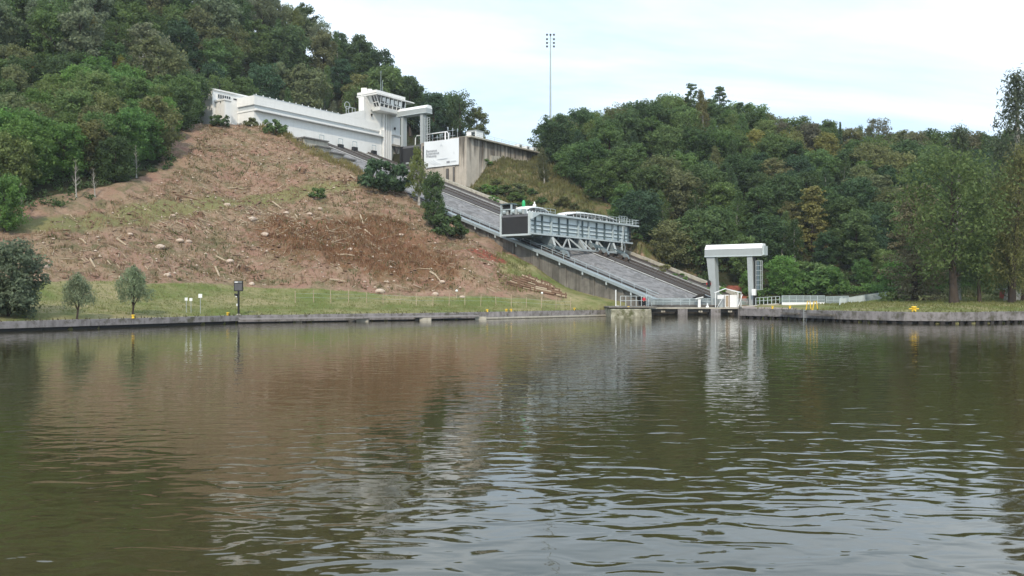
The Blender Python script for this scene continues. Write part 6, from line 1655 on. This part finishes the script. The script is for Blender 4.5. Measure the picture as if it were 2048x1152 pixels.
# brushwood, stones: countless, one object each
def sticks(poly, n, seed, lmin, lmax, rad, mat, label, keep=None):
    x, y, z = scatter(poly, n, seed); r = np.random.default_rng(seed + 9)
    if keep is not None:
        k = keep(x, y, z); x, y, z = x[k], y[k], z[k]
    n = len(x); L = lmin + (lmax - lmin) * r.random(n) ** 2; a = r.random(n) * 6.283
    x2 = x + np.cos(a) * L; y2 = y + np.sin(a) * L; z2 = height(x2, y2)
    z2 = np.clip(z2, z - .8, z + .8)
    p0 = np.stack([x, y, z + .06], 1); p1 = np.stack([x2, y2, z2 + .06 + r.random(n) * .5 * (r.random(n) < .35)], 1)
    d = p1 - p0; d /= np.linalg.norm(d, axis=1)[:, None]
    s = np.cross(d, [0, 0, 1.0]); s /= np.linalg.norm(s, axis=1)[:, None]; u_ = np.cross(s, d)
    rr_ = rad * (.5 + r.random(n))
    qs = []
    ring = [(s * math.cos(t_) + u_ * math.sin(t_)) * rr_[:, None] for t_ in (0, 2.094, 4.189)]
    for k in range(3):
        b, c_ = ring[k], ring[(k + 1) % 3]
        qs.append(np.stack([p0 + b, p0 + c_, p1 + c_ * .5, p1 + b * .5], 1))
    g_ = quads_mesh('brushwood', np.concatenate(qs).reshape(-1, 3)); g_.materials.append(mat)
    o = bpy.data.objects.new('brushwood', g_); col.objects.link(o)
    return tag(o, label, 'brushwood', None, 'stuff')
sticks(HB, 1100, 61, .5, 2.6, .06, M['palewood'], 'pale cut branches strewn over the cleared slope')
sticks(HB, 1300, 62, .5, 2.4, .075, M['wood'], 'dark branches and roots strewn over the cleared slope')
sticks([(-62, 150), (-52, 166), (-47, 168), (-30, 168), (-24, 160), (-30, 158), (-48, 160), (-58, 146)], 420, 63, .8, 3.2, .07, M['palewood'], 'heaps of brushwood below the grassy track')
def stones(poly, n, seed, rmin, rmax, mat, label, name='stones'):
    x, y, z = scatter(poly, n, seed); r = np.random.default_rng(seed + 3); n = len(x)
    rad = rmin + (rmax - rmin) * r.random(n) ** 3
    dirs = np.array([(1, 0, 0), (0, 1, 0), (-1, 0, 0), (0, -1, 0), (0, 0, .8), (0, 0, -.6)], float)
    p = np.stack([x, y, z + rad * .25], 1)
    vs_ = p[:, None, :] + dirs[None] * rad[:, None, None] * (.6 + .7 * r.random((n, 6, 1)))
    tri = [(0, 1, 4), (1, 2, 4), (2, 3, 4), (3, 0, 4), (1, 0, 5), (2, 1, 5), (3, 2, 5), (0, 3, 5)]
    q = np.stack([vs_[:, list(t_), :] for t_ in tri], 1)
    g_ = quads_mesh(name, q.reshape(-1, 3), 3); g_.materials.append(mat)
    o = bpy.data.objects.new(name, g_); col.objects.link(o)
    return tag(o, label, 'stones', None, 'stuff')
stones(HB, 1000, 71, .10, .36, M['rock'], 'loose pale stones over the cleared slope')
stones(HB, 1500, 72, .12, .45, M['wood'], 'dark clods of earth over the cleared slope', 'clods')

# rocks, logs and stumps large enough to point at
def rock(x, y, z, r_, label, seed, mat='rock'):
    rng_ = random.Random(seed)
    me = bpy.data.meshes.new('rock')
    import bmesh
    b = bmesh.new(); bmesh.ops.create_icosphere(b, subdivisions=2, radius=r_)
    sx_, sy_, sz_ = rng_.uniform(.9, 1.5), rng_.uniform(.7, 1.0), rng_.uniform(.5, .75)
    for v in b.verts:
        n_ = 1 + .35 * float(vnoise(np.array([v.co.x / r_ * 1.6 + seed]), np.array([v.co.y / r_ * 1.6 + v.co.z / r_ * 2.1]))[0])
        v.co = Vector((v.co.x * sx_, v.co.y * sy_, v.co.z * sz_)) * n_
    b.to_mesh(me); b.free(); me.materials.append(M[mat])
    o = bpy.data.objects.new('rock', me); col.objects.link(o); o.location = (x, y, hz(x, y) + r_ * .2); o.rotation_euler = (0, 0, rng_.uniform(0, 6))
    return tag(o, label, 'rock', 'rocks on the cleared slope')
for k, (x, y, r_, lab) in enumerate((( -56.5, 140.5, .75, 'flat whitish rock low on the slope, lowest of the cluster of three'), (-54.1, 146.6, .55, 'right rock of the pale cluster of three low on the slope'), (-55.3, 145.6, .6, 'left upper rock of the pale cluster of three low on the slope'),
     (-47.0, 145.8, .7, 'whitish rock just above the black sign'), (-53.6, 164.7, .65, 'pale boulder lying just under the grassy track'), (-43.3, 167.7, .6, 'pale rock near the middle of the slope below the small shrub'), (-39.0, 168.7, .7, 'flat pale slab in the middle of the slope'),
     (-48.0, 161.8, .8, 'pinkish rock at the left edge of the rust brown patch'), (-13.0, 147.9, .55, 'pale rock at the foot of the slope by the wire fence'), (-21.9, 145.1, .75, 'long pale rock at the foot of the slope right of the middle'), (-42.0, 141.2, .5, 'small rock at the grass edge right of the black sign'),
     (-52.3, 132.8, .6, 'rock at the grass edge above the white notices'), (-65.3, 122.4, .5, 'white stone at the grass edge behind the smaller willow'), (-61.5, 140.9, .5, 'rock on the lower left of the slope'), (-37.7, 171.9, .5, 'rock right of the small lone shrub'),
     (-28.8, 155.6, .5, 'rock in the lower half of the rust brown patch'), (-21.4, 167.3, .55, 'rock below the holly like bush'), (-12.1, 151.9, .5, 'rock low on the right end of the slope'), (-45.1, 159.6, .75, 'pinkish broken rock inside the rust brown patch'), (-59.2, 152.6, .45, 'rock beside the left part of the grassy track'), (-8.4, 147.9, .35, 'small pale rock nearest the marker post'))):
    rock(x, y, 0, r_, lab, k + 3)
def log(a, b, r_, label, mat='palewood'):
    a = Vector((*a, 0)); b = Vector((*b, 0)); a.z = hz(a.x, a.y) + r_ * .8; b.z = hz(b.x, b.y) + r_ * .8
    mid_ = (a + b) / 2; mid_.z = max(mid_.z, hz(mid_.x, mid_.y) + r_ * .8)
    m = MB(); m.tube([a, mid_, b], [r_, r_ * .9, r_ * .7], 7)
    return tag(m.build('log', M[mat], smooth=False), label, 'log', 'logs on the cleared slope')
LOGS = (((-65.9, 133.5), (-64.4, 132.3), 'short log at the lower left of the slope'), ((-62.3, 138.2), (-60.5, 137.2), 'pale slanting log above the smaller willow'), ((-35.2, 190.4), (-33.6, 187.5), 'log near the crest by the top of the incline'),
        ((-47.1, 172.1), (-44.4, 168.8), 'log pointing downhill from the grassy track'), ((-49.3, 171.3), (-49.4, 167.3), 'dark log just below the grassy track', 'wood'), ((-29.8, 171.5), (-28.6, 168.4), 'steep log in the middle right of the slope'),
        ((-56.6, 126.3), (-55.4, 124.2), 'stick like log at the grass edge above the pointed willow'), ((-49.3, 146.3), (-47.4, 145.7), 'log just above and left of the black sign'), ((-61.8, 160.6), (-58.4, 162.5), 'long dark log left of the grassy track', 'wood'),
        ((-59.7, 168.8), (-58.1, 169.7), 'short log in the brush heap above the grassy track'), ((-56.7, 174.3), (-53.8, 176.3), 'pale long log lying level above the grassy track'), ((-41.6, 167.9), (-40.4, 165.3), 'log at the top edge of the rust brown patch'),
        ((-28.0, 166.4), (-26.2, 164.4), 'log right of the rust brown patch'), ((-30.7, 154.0), (-27.8, 154.4), 'level log low in the rust brown patch'), ((-14.5, 154.6), (-12.5, 152.1), 'thick pale log low on the right of the slope'),
        ((-30.4, 145.9), (-27.9, 146.1), 'level log at the foot of the slope in the middle'), ((-72.1, 141.1), (-69.9, 140.0), 'log at the edge of the thicket'), ((-26.0, 160.2), (-23.9, 158.1), 'log slanting below the holly like bush'), ((-61.7, 127.9), (-60.4, 126.8), 'log right above the smaller willow crown'), ((-48.5, 142.9), (-46.9, 140.3), 'log just right above the black sign', ))
for l in LOGS:
    log(l[0], l[1], .17, l[2], l[3] if len(l) > 3 else 'palewood')
def stump(x, y, r_, label, seed):
    e = empty('tree_stump', (x, y, hz(x, y)), label, 'stump', 'root stumps on the cleared slope'); rr = random.Random(seed); z = hz(x, y)
    m = MB(); m.tube([(x, y, z - .2), (x + .1, y - .1, z + r_ * 1.2)], [r_, r_ * .7], 9); m.build('bole', M['wood'], e)
    for k in range(7):
        a = k * .9 + rr.uniform(-.3, .3); l_ = r_ * rr.uniform(1.4, 2.6)
        m = MB(); m.tube([(x, y, z + r_ * .6), (x + math.cos(a) * l_ * .6, y + math.sin(a) * l_ * .6, z + r_ * rr.uniform(.3, 1.4)), (x + math.cos(a) * l_, y + math.sin(a) * l_, z + r_ * rr.uniform(-.2, 1.0))], [r_ * .3, r_ * .2, .04], 5)
        m.build('root', M['palewood'] if k % 2 else M['wood'], e)
for k, (x, y, r_, lab) in enumerate(((-44.8, 145.5, .75, 'large upturned root stump just above the black sign'), (-44.9, 187.5, .7, 'dark root stump high on the slope below the white wall'), (-33.2, 187.0, .5, 'root stump by the crest, nearest the holly like bush'), (-35.3, 184.2, .5, 'root stump by the crest, left of its neighbour'),
                                     (-55.9, 156.9, .55, 'root stump in the brush below the left half of the grassy track'), (-61.0, 159.6, .6, 'upturned root at the thicket side of the grassy track'), (-34.7, 179.7, .45, 'root stump right of the end of the grassy track'))):
    stump(x, y, r_, lab, k)

# ================================================================== thin autumn haze
hb = MB(); e_ = max(abs(ax_[0]), abs(ax_[-1]), abs(ay_[0]), abs(ay_[-1])) + 20
hb.boxw(-e_, e_, -e_, e_, float(gz.min()) - 1.0, max(130.0, float(gz.max()) + 30))
hm = bpy.data.materials.new('haze'); hm.use_nodes = True
hm.node_tree.nodes.clear()
ho = hm.node_tree.nodes.new('ShaderNodeOutputMaterial'); hv = hm.node_tree.nodes.new('ShaderNodeVolumePrincipled')
hv.inputs['Color'].default_value = (0.86, 0.93, 1.0, 1); hv.inputs['Density'].default_value = 0.00013; hv.inputs['Anisotropy'].default_value = 0.0
hm.node_tree.links.new(hv.outputs[0], ho.inputs['Volume'])
hz_o = hb.build('haze', hm); hz_o['kind'] = 'stuff'; hz_o['label'] = 'thin pale haze in the air over the lake and hills'; hz_o['category'] = 'haze'
